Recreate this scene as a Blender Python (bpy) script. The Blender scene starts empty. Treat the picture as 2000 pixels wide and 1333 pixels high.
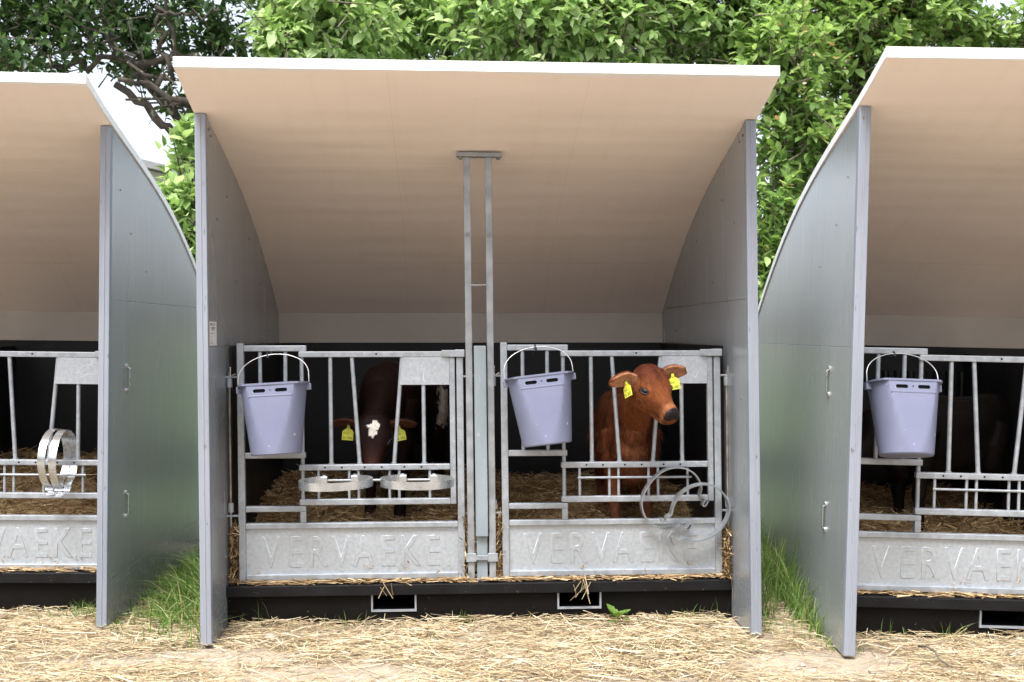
import bpy, bmesh, math, random
import numpy as np
from mathutils import Vector, Matrix, Euler, noise

rng = np.random.default_rng(11)
random.seed(5)
scene = bpy.context.scene
COL = scene.collection

# ------------------------------------------------------------------ camera
CAM_H = 1.35
cam_data = bpy.data.cameras.new('camera')
cam = bpy.data.objects.new('camera', cam_data)
COL.objects.link(cam)
cam.location = (0, 0, CAM_H)
cam.rotation_euler = (math.radians(90), 0, 0)
cam_data.sensor_width = 36.0
cam_data.lens = 36.0 * 2040 / 2000
cam_data.shift_y = -16.5 / 2000
cam_data.clip_start = 0.05
cam_data.clip_end = 2000
cam_data.dof.use_dof = True
cam_data.dof.focus_distance = 4.8
cam_data.dof.aperture_fstop = 4.5
scene.camera = cam

# ------------------------------------------------------------------ sky, sun, exposure
SUN_EL, SUN_AZ = 62.0, 200.0           # azimuth clockwise from +Y
world = bpy.data.worlds.new('World')
scene.world = world
world.use_nodes = True
wn = world.node_tree
wn.nodes.clear()
sky = wn.nodes.new('ShaderNodeTexSky')
sky.sky_type = 'NISHITA'
sky.sun_disc = False
sky.sun_elevation = math.radians(SUN_EL)
sky.sun_rotation = math.radians(SUN_AZ)
sky.air_density = 1.0
sky.dust_density = 4.0
sky.ozone_density = 1.0
hsv = wn.nodes.new('ShaderNodeHueSaturation')
hsv.inputs['Saturation'].default_value = 0.42
bg = wn.nodes.new('ShaderNodeBackground')
bg.inputs['Strength'].default_value = 0.12
wout = wn.nodes.new('ShaderNodeOutputWorld')
wn.links.new(sky.outputs[0], hsv.inputs['Color'])
wn.links.new(hsv.outputs[0], bg.inputs['Color'])
wn.links.new(bg.outputs[0], wout.inputs['Surface'])

sun_data = bpy.data.lights.new('sun', 'SUN')
sun_data.energy = 1.5
sun_data.angle = math.radians(24)
sun_data.color = (1.0, 0.985, 0.962)
sun = bpy.data.objects.new('sun', sun_data)
COL.objects.link(sun)
el, az = math.radians(SUN_EL), math.radians(SUN_AZ)
sdir = Vector((math.sin(az) * math.cos(el), math.cos(az) * math.cos(el), math.sin(el)))
sun.rotation_euler = sdir.to_track_quat('Z', 'Y').to_euler()

scene.view_settings.view_transform = 'Standard'
scene.view_settings.look = 'None'
scene.view_settings.gamma = 1.0
scene.view_settings.use_curve_mapping = False
scene.view_settings.exposure = 1.68

# ------------------------------------------------------------------ materials
def new_mat(name):
    m = bpy.data.materials.new(name)
    m.use_nodes = True
    nt = m.node_tree
    b = nt.nodes['Principled BSDF']
    return m, nt, b

def N(nt, t, **kw):
    n = nt.nodes.new(t)
    for k, v in kw.items():
        if k in n.inputs:
            n.inputs[k].default_value = v
        else:
            setattr(n, k, v)
    return n

def ramp(nt, stops):
    r = nt.nodes.new('ShaderNodeValToRGB')
    e = r.color_ramp.elements
    while len(e) > 1:
        e.remove(e[-1])
    e[0].position, e[0].color = stops[0][0], (*stops[0][1], 1)
    for p, c in stops[1:]:
        x = e.new(p)
        x.color = (*c, 1)
    return r

def coords(nt, scale=(1, 1, 1)):
    tc = nt.nodes.new('ShaderNodeTexCoord')
    mp = nt.nodes.new('ShaderNodeMapping')
    mp.inputs['Scale'].default_value = scale
    nt.links.new(tc.outputs['Object'], mp.inputs['Vector'])
    return mp.outputs[0]

def noise_mat(name, c1, c2, scale=8, detail=6, rough=(0.4, 0.6), metallic=0.0, bump=0.0, bump_scale=40,
              stretch=(1, 1, 1), spec=0.5, lo=0.35, hi=0.65, coat=0.0, fine=None, bdetail=4):
    m, nt, b = new_mat(name)
    v = coords(nt, stretch)
    n1 = N(nt, 'ShaderNodeTexNoise', Scale=scale, Detail=detail, Roughness=0.6)
    nt.links.new(v, n1.inputs['Vector'])
    r = ramp(nt, [(lo, c1), (hi, c2)])
    nt.links.new(n1.outputs['Fac'], r.inputs[0])
    col = r.outputs[0]
    if fine:                                       # sparse specks (dirt or splashes): (colour, scale, threshold)
        fc, fs, ft = fine
        n3 = N(nt, 'ShaderNodeTexNoise', Scale=fs, Detail=3, Roughness=0.5)
        nt.links.new(v, n3.inputs['Vector'])
        r3 = ramp(nt, [(ft, (0, 0, 0)), (ft + 0.03, (1, 1, 1))])
        nt.links.new(n3.outputs['Fac'], r3.inputs[0])
        mx = N(nt, 'ShaderNodeMix', data_type='RGBA')
        nt.links.new(r3.outputs[0], mx.inputs[0])
        nt.links.new(col, mx.inputs[6])
        mx.inputs[7].default_value = (*fc, 1)
        col = mx.outputs[2]
    nt.links.new(col, b.inputs['Base Color'])
    mr = N(nt, 'ShaderNodeMapRange')
    mr.inputs['From Min'].default_value = 0.3
    mr.inputs['From Max'].default_value = 0.7
    mr.inputs['To Min'].default_value = rough[0]
    mr.inputs['To Max'].default_value = rough[1]
    nt.links.new(n1.outputs['Fac'], mr.inputs[0])
    nt.links.new(mr.outputs[0], b.inputs['Roughness'])
    b.inputs['Metallic'].default_value = metallic
    b.inputs['Specular IOR Level'].default_value = spec
    b.inputs['Coat Weight'].default_value = coat
    b.inputs['Coat Roughness'].default_value = 0.25
    if bump:
        n2 = N(nt, 'ShaderNodeTexNoise', Scale=bump_scale, Detail=bdetail, Roughness=0.6)
        nt.links.new(v, n2.inputs['Vector'])
        bp = N(nt, 'ShaderNodeBump', Strength=1.0, Distance=bump)
        nt.links.new(n2.outputs['Fac'], bp.inputs['Height'])
        nt.links.new(bp.outputs[0], b.inputs['Normal'])
    return m

M = {}
M['galv'] = noise_mat('galvanised_steel', (0.295, 0.320, 0.350), (0.40, 0.430, 0.465), scale=22, rough=(0.36, 0.55),
                      metallic=0.4, bump=0.0006, bump_scale=60, fine=((0.52, 0.54, 0.57), 90, 0.67))
M['galv_dull'] = noise_mat('weathered_steel', (0.25, 0.265, 0.28), (0.36, 0.378, 0.398), scale=14, rough=(0.4, 0.6),
                           metallic=0.4, bump=0.0006, bump_scale=50)
M['sheet'] = noise_mat('galvanised_sheet', (0.40, 0.44, 0.478), (0.49, 0.53, 0.575), scale=60, rough=(0.30, 0.5),
                       metallic=0.45, bump=0.0010, bump_scale=9, fine=((0.52, 0.54, 0.57), 70, 0.65))
M['strap'] = noise_mat('zinc_strap', (0.48, 0.505, 0.53), (0.64, 0.665, 0.69), scale=16, rough=(0.2, 0.35), metallic=0.85,
                       bump=0.0004, bump_scale=40)
M['strap_shaded'] = noise_mat('shaded_zinc_strap', (0.25, 0.27, 0.285), (0.34, 0.36, 0.38), scale=16, rough=(0.35, 0.5), metallic=0.5)  # darker copy of the zinc: grey shading of loose rings set in colour
M['panel'] = noise_mat('grey_composite_panel', (0.235, 0.258, 0.282), (0.275, 0.300, 0.326), scale=1.6, rough=(0.20, 0.30), detail=3,
                       bump=0.0008, bump_scale=9, stretch=(1, 1.0, 0.22), spec=0.8, lo=0.3, hi=0.7, bdetail=0, coat=0.45)
M['trim'] = noise_mat('grey_edge_trim', (0.215, 0.236, 0.280), (0.258, 0.282, 0.330), scale=6, rough=(0.35, 0.5),
                      stretch=(1, 1, 0.3), fine=((0.12, 0.12, 0.13), 60, 0.70))
M['ridge'] = noise_mat('trim_ridge_plastic', (0.28, 0.28, 0.30), (0.33, 0.33, 0.35), scale=6, rough=(0.35, 0.5))
M['ceiling'] = noise_mat('beige_roof_lining', (0.86, 0.755, 0.69), (0.90, 0.80, 0.735), scale=1.8, rough=(0.4, 0.6),
                         bump=0.0009, bump_scale=5, stretch=(0.35, 1.5, 1.5), spec=0.35, bdetail=1, fine=((0.40, 0.32, 0.25), 42, 0.79))
def ceiling_details(m):
    nt = m.node_tree
    b = nt.nodes['Principled BSDF']
    src = b.inputs['Base Color'].links[0].from_socket
    tc = nt.nodes.new('ShaderNodeTexCoord')
    sx = nt.nodes.new('ShaderNodeSeparateXYZ')
    nt.links.new(tc.outputs['Object'], sx.inputs[0])
    tot = None
    for axis, pos, wid in (('Y', 0.47, 0.0016), ('Y', 1.45, 0.0016), ('X', -0.41, 0.0010), ('X', 0.42, 0.0010)):
        su = N(nt, 'ShaderNodeMath', operation='SUBTRACT'); nt.links.new(sx.outputs[axis], su.inputs[0]); su.inputs[1].default_value = pos
        ab = N(nt, 'ShaderNodeMath', operation='ABSOLUTE'); nt.links.new(su.outputs[0], ab.inputs[0])
        lt = N(nt, 'ShaderNodeMath', operation='LESS_THAN'); nt.links.new(ab.outputs[0], lt.inputs[0]); lt.inputs[1].default_value = wid
        if tot is None:
            tot = lt.outputs[0]
        else:
            mxm = N(nt, 'ShaderNodeMath', operation='MAXIMUM'); nt.links.new(tot, mxm.inputs[0]); nt.links.new(lt.outputs[0], mxm.inputs[1])
            tot = mxm.outputs[0]
    # faint run marks along the slope
    mp = nt.nodes.new('ShaderNodeMapping'); mp.inputs['Scale'].default_value = (9, 0.5, 0.5)
    nt.links.new(tc.outputs['Object'], mp.inputs['Vector'])
    n1 = N(nt, 'ShaderNodeTexNoise', Scale=1.6, Detail=4, Roughness=0.6); nt.links.new(mp.outputs[0], n1.inputs['Vector'])
    r1 = ramp(nt, [(0.52, (1, 1, 1)), (0.78, (0.965, 0.96, 0.95))]); nt.links.new(n1.outputs['Fac'], r1.inputs[0])
    m1 = N(nt, 'ShaderNodeMix', data_type='RGBA', blend_type='MULTIPLY'); m1.inputs[0].default_value = 1
    nt.links.new(src, m1.inputs[6]); nt.links.new(r1.outputs[0], m1.inputs[7])
    sc = N(nt, 'ShaderNodeMath', operation='MULTIPLY'); nt.links.new(tot, sc.inputs[0]); sc.inputs[1].default_value = 0.22
    m2 = N(nt, 'ShaderNodeMix', data_type='RGBA'); nt.links.new(sc.outputs[0], m2.inputs[0])
    nt.links.new(m1.outputs[2], m2.inputs[6]); m2.inputs[7].default_value = (0.30, 0.23, 0.18, 1)
    nt.links.new(m2.outputs[2], b.inputs['Base Color'])
ceiling_details(M['ceiling'])
def panel_dirt(m):
    nt = m.node_tree
    b = nt.nodes['Principled BSDF']
    src = b.inputs['Base Color'].links[0].from_socket
    rsrc = b.inputs['Roughness'].links[0].from_socket
    tc = nt.nodes.new('ShaderNodeTexCoord')
    sx = nt.nodes.new('ShaderNodeSeparateXYZ'); nt.links.new(tc.outputs['Object'], sx.inputs[0])
    # mud splashes, thicker towards the ground where feet and rain throw them up
    mr = N(nt, 'ShaderNodeMapRange'); nt.links.new(sx.outputs['Z'], mr.inputs[0])
    mr.inputs['From Min'].default_value = 0.0; mr.inputs['From Max'].default_value = 0.55
    mr.inputs['To Min'].default_value = 0.52; mr.inputs['To Max'].default_value = 0.74
    n1 = N(nt, 'ShaderNodeTexNoise', Scale=38.0, Detail=5, Roughness=0.7); nt.links.new(tc.outputs['Object'], n1.inputs['Vector'])
    gt = N(nt, 'ShaderNodeMath', operation='SUBTRACT'); nt.links.new(n1.outputs['Fac'], gt.inputs[0]); nt.links.new(mr.outputs[0], gt.inputs[1])
    ml = N(nt, 'ShaderNodeMath', operation='MULTIPLY', use_clamp=True); nt.links.new(gt.outputs[0], ml.inputs[0]); ml.inputs[1].default_value = 7.0
    # pale vertical scuffs and dried drips
    mp = nt.nodes.new('ShaderNodeMapping'); mp.inputs['Scale'].default_value = (1, 30, 1.3); nt.links.new(tc.outputs['Object'], mp.inputs['Vector'])
    n2 = N(nt, 'ShaderNodeTexNoise', Scale=1.5, Detail=4, Roughness=0.65); nt.links.new(mp.outputs[0], n2.inputs['Vector'])
    r2 = ramp(nt, [(0.55, (0, 0, 0)), (0.78, (0.35, 0.35, 0.35))]); nt.links.new(n2.outputs['Fac'], r2.inputs[0])
    m0 = N(nt, 'ShaderNodeMix', data_type='RGBA'); nt.links.new(r2.outputs[0], m0.inputs[0]); nt.links.new(src, m0.inputs[6]); m0.inputs[7].default_value = (0.46, 0.48, 0.49, 1)
    m1 = N(nt, 'ShaderNodeMix', data_type='RGBA'); nt.links.new(ml.outputs[0], m1.inputs[0]); nt.links.new(m0.outputs[2], m1.inputs[6]); m1.inputs[7].default_value = (0.26, 0.22, 0.165, 1)
    nt.links.new(m1.outputs[2], b.inputs['Base Color'])
    m3 = N(nt, 'ShaderNodeMix', data_type='FLOAT'); nt.links.new(ml.outputs[0], m3.inputs[0]); nt.links.new(rsrc, m3.inputs[2]); m3.inputs[3].default_value = 0.85
    nt.links.new(m3.outputs[0], b.inputs['Roughness'])
panel_dirt(M['panel'])
M['backlin'] = noise_mat('cream_back_lining', (0.46, 0.42, 0.37), (0.52, 0.475, 0.42), scale=3, rough=(0.4, 0.6), bump=0.0006,
                         bump_scale=8)
M['rooftop'] = noise_mat('white_roof_skin', (0.84, 0.84, 0.84), (0.88, 0.88, 0.88), scale=3, rough=(0.3, 0.45), bump=0.0005,
                         bump_scale=10)
M['black'] = noise_mat('black_plastic', (0.0045, 0.0045, 0.0056), (0.0085, 0.0083, 0.0095), scale=6, rough=(0.4, 0.6), spec=0.25, bump=0.0008,
                       bump_scale=30, fine=((0.16, 0.13, 0.09), 75, 0.715))
M['blackwood'] = noise_mat('black_film_board', (0.0032, 0.0026, 0.0022), (0.0065, 0.0053, 0.0045), scale=5, rough=(0.5, 0.7), spec=0.15,
                           bump=0.0012, bump_scale=25, fine=((0.06, 0.05, 0.04), 60, 0.72))
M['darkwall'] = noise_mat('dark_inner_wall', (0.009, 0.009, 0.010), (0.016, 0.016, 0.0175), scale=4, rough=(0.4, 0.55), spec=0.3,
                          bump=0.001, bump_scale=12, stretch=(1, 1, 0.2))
M['bluepost'] = noise_mat('pale_blue_divider', (0.205, 0.25, 0.275), (0.265, 0.31, 0.335), scale=10, rough=(0.35, 0.5),
                          stretch=(1, 1, .25), fine=((0.4, 0.43, 0.45), 80, 0.70))
M['bucket'] = noise_mat('lilac_grey_plastic', (0.150, 0.163, 0.243), (0.170, 0.184, 0.270), scale=5, rough=(0.32, 0.48),
                        bump=0.0004, bump_scale=20, fine=((0.45, 0.46, 0.52), 48, 0.72))
M['wire'] = noise_mat('bucket_wire', (0.5, 0.5, 0.5), (0.62, 0.62, 0.62), scale=20, rough=(0.25, 0.4), metallic=0.8)
M['tie'] = noise_mat('black_cable_tie', (0.012, 0.012, 0.012), (0.02, 0.02, 0.02), rough=(0.35, 0.5))
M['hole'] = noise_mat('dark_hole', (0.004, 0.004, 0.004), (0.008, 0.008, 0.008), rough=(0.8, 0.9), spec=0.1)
M['bolt'] = noise_mat('dull_bolt', (0.16, 0.16, 0.16), (0.26, 0.26, 0.26), scale=40, rough=(0.4, 0.6), metallic=0.6)
M['steel'] = noise_mat('bright_steel', (0.55, 0.55, 0.56), (0.68, 0.68, 0.69), scale=30, rough=(0.2, 0.35), metallic=0.9)
M['rodbrown'] = noise_mat('stained_rod', (0.22, 0.19, 0.16), (0.42, 0.39, 0.36), scale=18, rough=(0.3, 0.5), metallic=0.6)
M['chalk'] = noise_mat('chalk', (0.60, 0.55, 0.68), (0.68, 0.63, 0.76), rough=(0.9, 1.0))
M['paper'] = noise_mat('white_label', (0.70, 0.68, 0.70), (0.76, 0.75, 0.76), rough=(0.5, 0.6))
M['ink'] = noise_mat('dark_print', (0.03, 0.03, 0.035), (0.06, 0.06, 0.065), rough=(0.6, 0.8))
M['tag'] = noise_mat('yellow_tag', (0.55, 0.56, 0.045), (0.62, 0.62, 0.07), rough=(0.4, 0.5), scale=30)
M['eye'] = noise_mat('dark_eye', (0.004, 0.004, 0.005), (0.008, 0.008, 0.010), rough=(0.10, 0.16), spec=0.14)
M['stone'] = noise_mat('field_stone', (0.26, 0.235, 0.20), (0.40, 0.37, 0.32), scale=25, rough=(0.7, 0.9), bump=0.003,
                       bump_scale=60)
M['bark'] = noise_mat('dark_bark', (0.022, 0.017, 0.013), (0.075, 0.06, 0.047), scale=14, rough=(0.8, 0.95), bump=0.008,
                      bump_scale=40, stretch=(1, 1, 0.4), fine=((0.20, 0.21, 0.13), 18, 0.64))
M['twigbark'] = noise_mat('lichen_twig', (0.07, 0.055, 0.04), (0.19, 0.17, 0.12), scale=30, rough=(0.8, 0.95), bump=0.003,
                          bump_scale=80)
M['housewall'] = noise_mat('house_render', (0.50, 0.48, 0.44), (0.56, 0.54, 0.50), scale=3, rough=(0.8, 0.9))
M['houseroof'] = noise_mat('grey_roof_sheet', (0.15, 0.15, 0.155), (0.22, 0.22, 0.225), scale=5, rough=(0.6, 0.8))
M['glass'] = noise_mat('window_glass', (0.02, 0.022, 0.025), (0.03, 0.032, 0.035), rough=(0.05, 0.08))

def island_mat(name, stops, rough=0.6, transl=0.0, spec=0.3, tcol=None, obj_random=False, dirt=None):
    m, nt, b = new_mat(name)
    g = nt.nodes.new('ShaderNodeNewGeometry')
    val = g.outputs['Random Per Island']
    if obj_random:
        oi = nt.nodes.new('ShaderNodeObjectInfo')
        ad = N(nt, 'ShaderNodeMath', operation='ADD')
        nt.links.new(val, ad.inputs[0]); nt.links.new(oi.outputs['Random'], ad.inputs[1])
        fr = N(nt, 'ShaderNodeMath', operation='FRACT')
        nt.links.new(ad.outputs[0], fr.inputs[0])
        val = fr.outputs[0]
    r = ramp(nt, stops)
    nt.links.new(val, r.inputs[0])
    col = r.outputs[0]
    nt.links.new(col, b.inputs['Base Color'])
    b.inputs['Roughness'].default_value = rough
    b.inputs['Specular IOR Level'].default_value = spec
    if transl:
        t = nt.nodes.new('ShaderNodeBsdfTranslucent')
        hs = N(nt, 'ShaderNodeHueSaturation', Hue=0.485, Saturation=1.1, Value=1.5)
        nt.links.new(col, hs.inputs['Color'])
        nt.links.new(hs.outputs[0], t.inputs['Color'])
        mx = nt.nodes.new('ShaderNodeMixShader')
        mx.inputs[0].default_value = transl
        out = nt.nodes['Material Output']
        nt.links.new(b.outputs[0], mx.inputs[1]); nt.links.new(t.outputs[0], mx.inputs[2])
        nt.links.new(mx.outputs[0], out.inputs['Surface'])
    return m

M['straw'] = island_mat('straw', [(0, (0.17, 0.11, 0.055)), (0.2, (0.32, 0.235, 0.13)), (0.5, (0.43, 0.335, 0.195)),
                                  (0.8, (0.52, 0.43, 0.28)), (1, (0.61, 0.55, 0.43))], rough=0.55, spec=0.3)
M['bedstraw'] = island_mat('bedding_straw', [(0, (0.13, 0.075, 0.034)), (0.4, (0.29, 0.185, 0.085)), (0.8, (0.50, 0.35, 0.18)),
                                             (1, (0.68, 0.52, 0.31))], rough=0.5, spec=0.35)
M['grass'] = island_mat('grass', [(0, (0.060, 0.13, 0.025)), (0.45, (0.12, 0.22, 0.045)), (0.8, (0.20, 0.30, 0.075)),
                                  (0.90, (0.30, 0.36, 0.14)), (0.94, (0.45, 0.40, 0.22)), (1, (0.52, 0.44, 0.26))], rough=0.45, transl=0.3)
M['leaf'] = island_mat('bright_leaf', [(0, (0.10, 0.18, 0.05)), (0.3, (0.22, 0.35, 0.11)), (0.7, (0.36, 0.50, 0.20)),
                                       (1, (0.54, 0.65, 0.37))], rough=0.5, transl=0.46, obj_random=True, spec=0.35)
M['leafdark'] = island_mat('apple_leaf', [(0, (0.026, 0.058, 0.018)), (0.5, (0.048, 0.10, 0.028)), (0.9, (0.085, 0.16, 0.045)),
                                          (1, (0.16, 0.25, 0.08))], rough=0.4, transl=0.28, obj_random=True, spec=0.5)  # leaf colour darkened to carry the backlit look against the sky
M['leafright'] = island_mat('mid_leaf', [(0, (0.075, 0.15, 0.038)), (0.4, (0.17, 0.285, 0.075)), (0.85, (0.30, 0.44, 0.145)),
                                         (0.97, (0.42, 0.54, 0.23)), (1, (0.40, 0.25, 0.11))], rough=0.42, transl=0.45,
                            obj_random=True, spec=0.35)
M['withered'] = island_mat('withered_blossom', [(0, (0.34, 0.17, 0.07)), (0.6, (0.45, 0.30, 0.16)), (1, (0.68, 0.62, 0.5))],
                           rough=0.7, transl=0.2)

def ground_material():
    m, nt, b = new_mat('trodden_soil')
    v = coords(nt)
    n1 = N(nt, 'ShaderNodeTexNoise', Scale=3.0, Detail=8, Roughness=0.65)
    n2 = N(nt, 'ShaderNodeTexNoise', Scale=70.0, Detail=6, Roughness=0.7)
    for n in (n1, n2):
        nt.links.new(v, n.inputs['Vector'])
    r1 = ramp(nt, [(0.3, (0.40, 0.335, 0.26)), (0.55, (0.48, 0.41, 0.325)), (0.75, (0.55, 0.48, 0.39))])
    r2 = ramp(nt, [(0.3, (0.62, 0.60, 0.56)), (0.7, (1.0, 1.0, 1.0))])
    nt.links.new(n1.outputs['Fac'], r1.inputs[0]); nt.links.new(n2.outputs['Fac'], r2.inputs[0])
    mx = N(nt, 'ShaderNodeMix', data_type='RGBA', blend_type='MULTIPLY')
    mx.inputs[0].default_value = 1
    nt.links.new(r1.outputs[0], mx.inputs[6]); nt.links.new(r2.outputs[0], mx.inputs[7])
    nt.links.new(mx.outputs[2], b.inputs['Base Color'])
    b.inputs['Roughness'].default_value = 0.95
    b.inputs['Specular IOR Level'].default_value = 0.15
    bp = N(nt, 'ShaderNodeBump', Strength=1.0, Distance=0.008)
    nt.links.new(n2.outputs['Fac'], bp.inputs['Height'])
    nt.links.new(bp.outputs[0], b.inputs['Normal'])
    return m
M['soil'] = ground_material()

def coat_material(name):
    m, nt, b = new_mat(name)
    a = nt.nodes.new('ShaderNodeVertexColor'); a.layer_name = 'coat'
    v = coords(nt, (1, 1, 0.45))
    n1 = N(nt, 'ShaderNodeTexNoise', Scale=70.0, Detail=6, Roughness=0.75)
    nt.links.new(v, n1.inputs['Vector'])
    r = ramp(nt, [(0.3, (0.55, 0.52, 0.50)), (0.7, (1.3, 1.26, 1.22))])
    nt.links.new(n1.outputs['Fac'], r.inputs[0])
    mx = N(nt, 'ShaderNodeMix', data_type='RGBA', blend_type='MULTIPLY')
    mx.inputs[0].default_value = 1
    nt.links.new(a.outputs['Color'], mx.inputs[6]); nt.links.new(r.outputs[0], mx.inputs[7])
    nt.links.new(mx.outputs[2], b.inputs['Base Color'])
    nt.links.new(a.outputs['Alpha'], b.inputs['Roughness'])
    b.inputs['Specular IOR Level'].default_value = 0.15
    b.inputs['Sheen Weight'].default_value = 0.0
    b.inputs['Sheen Roughness'].default_value = 0.4
    bp = N(nt, 'ShaderNodeBump', Strength=0.5, Distance=0.004)
    nt.links.new(n1.outputs['Fac'], bp.inputs['Height'])
    nt.links.new(bp.outputs[0], b.inputs['Normal'])
    return m
M['coat'] = coat_material('calf_coat')

# ------------------------------------------------------------------ mesh helpers
class MB:
    def __init__(s):
        s.v, s.f = [], []
    def add(s, verts, faces):
        o = len(s.v)
        s.v.extend([tuple(p) for p in verts])
        s.f.extend([tuple(i + o for i in f) for f in faces])
        return s
    def box(s, x0, x1, y0, y1, z0, z1):
        return s.add([(x0, y0, z0), (x1, y0, z0), (x1, y1, z0), (x0, y1, z0), (x0, y0, z1), (x1, y0, z1), (x1, y1, z1), (x0, y1, z1)],
                     [(0, 3, 2, 1), (4, 5, 6, 7), (0, 1, 5, 4), (1, 2, 6, 5), (2, 3, 7, 6), (3, 0, 4, 7)])
    def tube(s, path, r, n=10, caps=True):
        P = [Vector(p) for p in path]
        k = len(P)
        rr = r if hasattr(r, '__len__') else [r] * k
        t0 = (P[1] - P[0]).normalized()
        ref = Vector((0, 0, 1)) if abs(t0.z) < 0.9 else Vector((1, 0, 0))
        a = t0.cross(ref).normalized()
        vs = []
        for i in range(k):
            t = (P[min(i + 1, k - 1)] - P[max(i - 1, 0)]).normalized()
            a = (a - t * a.dot(t)).normalized()
            b = t.cross(a)
            for j in range(n):
                q = 2 * math.pi * j / n
                vs.append(P[i] + (a * math.cos(q) + b * math.sin(q)) * rr[i])
        fs = [(i * n + j, i * n + (j + 1) % n, (i + 1) * n + (j + 1) % n, (i + 1) * n + j) for i in range(k - 1) for j in range(n)]
        if caps:
            fs += [tuple(range(n - 1, -1, -1)), tuple((k - 1) * n + j for j in range(n))]
        return s.add(vs, fs)
    def prism(s, pts, axis, a0, a1):
        """closed polygon pts (2D) extruded along axis ('x': pts are y,z; 'y': pts are x,z)"""
        n = len(pts)
        mk = (lambda p, a: (a, p[0], p[1])) if axis == 'x' else (lambda p, a: (p[0], a, p[1]))
        vs = [mk(p, a0) for p in pts] + [mk(p, a1) for p in pts]
        fs = [(i, (i + 1) % n, n + (i + 1) % n, n + i) for i in range(n)]
        fs += [tuple(range(n - 1, -1, -1)), tuple(range(n, 2 * n))]
        return s.add(vs, fs)
    def strap(s, path, width, thick, side):
        """flat strap following a 3-D path; side = direction of its width"""
        P = [Vector(p) for p in path]
        sd = Vector(side).normalized()
        k = len(P)
        vs = []
        for i in range(k):
            t = (P[min(i + 1, k - 1)] - P[max(i - 1, 0)]).normalized()
            nn = t.cross(sd).normalized()
            for a, b in ((-1, -1), (1, -1), (1, 1), (-1, 1)):
                vs.append(P[i] + sd * (a * width / 2) + nn * (b * thick / 2))
        fs = [(i * 4 + j, i * 4 + (j + 1) % 4, (i + 1) * 4 + (j + 1) % 4, (i + 1) * 4 + j) for i in range(k - 1) for j in range(4)]
        fs += [(3, 2, 1, 0), tuple((k - 1) * 4 + j for j in range(4))]
        return s.add(vs, fs)

def mesh_from(mb, name):
    me = bpy.data.meshes.new(name)
    me.from_pydata([tuple(p) for p in mb.v], [], mb.f)
    bm = bmesh.new(); bm.from_mesh(me)
    bmesh.ops.recalc_face_normals(bm, faces=bm.faces)
    bm.to_mesh(me); bm.free()
    return me

def np_mesh(name, V, F):
    """big mesh: V (n,3), F list of arrays with constant width"""
    me = bpy.data.meshes.new(name)
    me.vertices.add(len(V))
    me.vertices.foreach_set('co', np.ascontiguousarray(V, np.float32).ravel())
    loops = np.concatenate([f.ravel() for f in F]).astype(np.int32)
    tot = np.concatenate([np.full(len(f), f.shape[1], np.int32) for f in F])
    start = np.concatenate([[0], np.cumsum(tot)[:-1]]).astype(np.int32)
    me.loops.add(len(loops)); me.loops.foreach_set('vertex_index', loops)
    me.polygons.add(len(tot)); me.polygons.foreach_set('loop_start', start); me.polygons.foreach_set('loop_total', tot)
    me.update(calc_edges=True)
    return me

def link(name, me, mat, parent=None, smooth=None, bevel=0.0, shear=0.0):
    if mat is not None and len(me.materials) == 0:
        me.materials.append(M[mat] if isinstance(mat, str) else mat)
    if shear:
        for v in me.vertices:
            v.co.x += shear * v.co.z
    if smooth is not None:
        me.polygons.foreach_set('use_smooth', [True] * len(me.polygons))
        if smooth < 179:
            me.set_sharp_from_angle(angle=math.radians(smooth))
    o = bpy.data.objects.new(name, me)
    COL.objects.link(o)
    o.parent = parent
    if bevel:
        bv = o.modifiers.new('bevel', 'BEVEL')
        bv.width = bevel; bv.segments = 2; bv.limit_method = 'ANGLE'
    return o

def obj(name, mb, mat, parent=None, smooth=None, bevel=0.0, shear=0.0):
    return link(name, mesh_from(mb, name), mat, parent, smooth, bevel, shear)

def empty(name, matrix):
    o = bpy.data.objects.new(name, None)
    o.empty_display_size = 0.1
    COL.objects.link(o)
    o.matrix_world = matrix
    return o

def tag(o, label=None, cat=None, group=None, kind=None):
    if label: o['label'] = label
    if cat: o['category'] = cat
    if group: o['group'] = group
    if kind: o['kind'] = kind
    return o

def text_mesh(body, size, extrude=0.0, bevel=0.0, spacing=1.0):
    cu = bpy.data.curves.new('text', 'FONT')
    cu.body = body; cu.size = size; cu.extrude = extrude; cu.bevel_depth = bevel; cu.bevel_resolution = 1
    cu.space_character = spacing; cu.resolution_u = 4
    o = bpy.data.objects.new('text', cu)
    COL.objects.link(o)
    dg = bpy.context.evaluated_depsgraph_get()
    me = bpy.data.meshes.new_from_object(o.evaluated_get(dg))
    bpy.data.objects.remove(o); bpy.data.curves.remove(cu)
    return me

def baked(mb, name, mods):
    """mesh with modifiers applied; mods = list of (type, dict)"""
    o = bpy.data.objects.new(name, mesh_from(mb, name))
    COL.objects.link(o)
    for t, kw in mods:
        md = o.modifiers.new(t, t)
        for k, v in kw.items():
            setattr(md, k, v)
    dg = bpy.context.evaluated_depsgraph_get()
    me = bpy.data.meshes.new_from_object(o.evaluated_get(dg))
    old = o.data
    bpy.data.objects.remove(o); bpy.data.meshes.remove(old)
    return me

def smooth_path(pts, sub=3):
    """corner cutting: rounds the bends without overshoot"""
    P = [Vector((p[0], p[1])) for p in pts]
    for _ in range(sub):
        Q = [P[0]]
        for a, b in zip(P[:-1], P[1:]):
            Q += [a.lerp(b, 0.25), a.lerp(b, 0.75)]
        P = Q + [P[-1]]
    return P

# ------------------------------------------------------------------ ground
def ground_height(x, y):
    return -0.012 + 0.007 * noise.noise((x * 1.7, y * 1.7, 0.3)) + 0.003 * noise.noise((x * 7, y * 7, 2.0))

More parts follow.
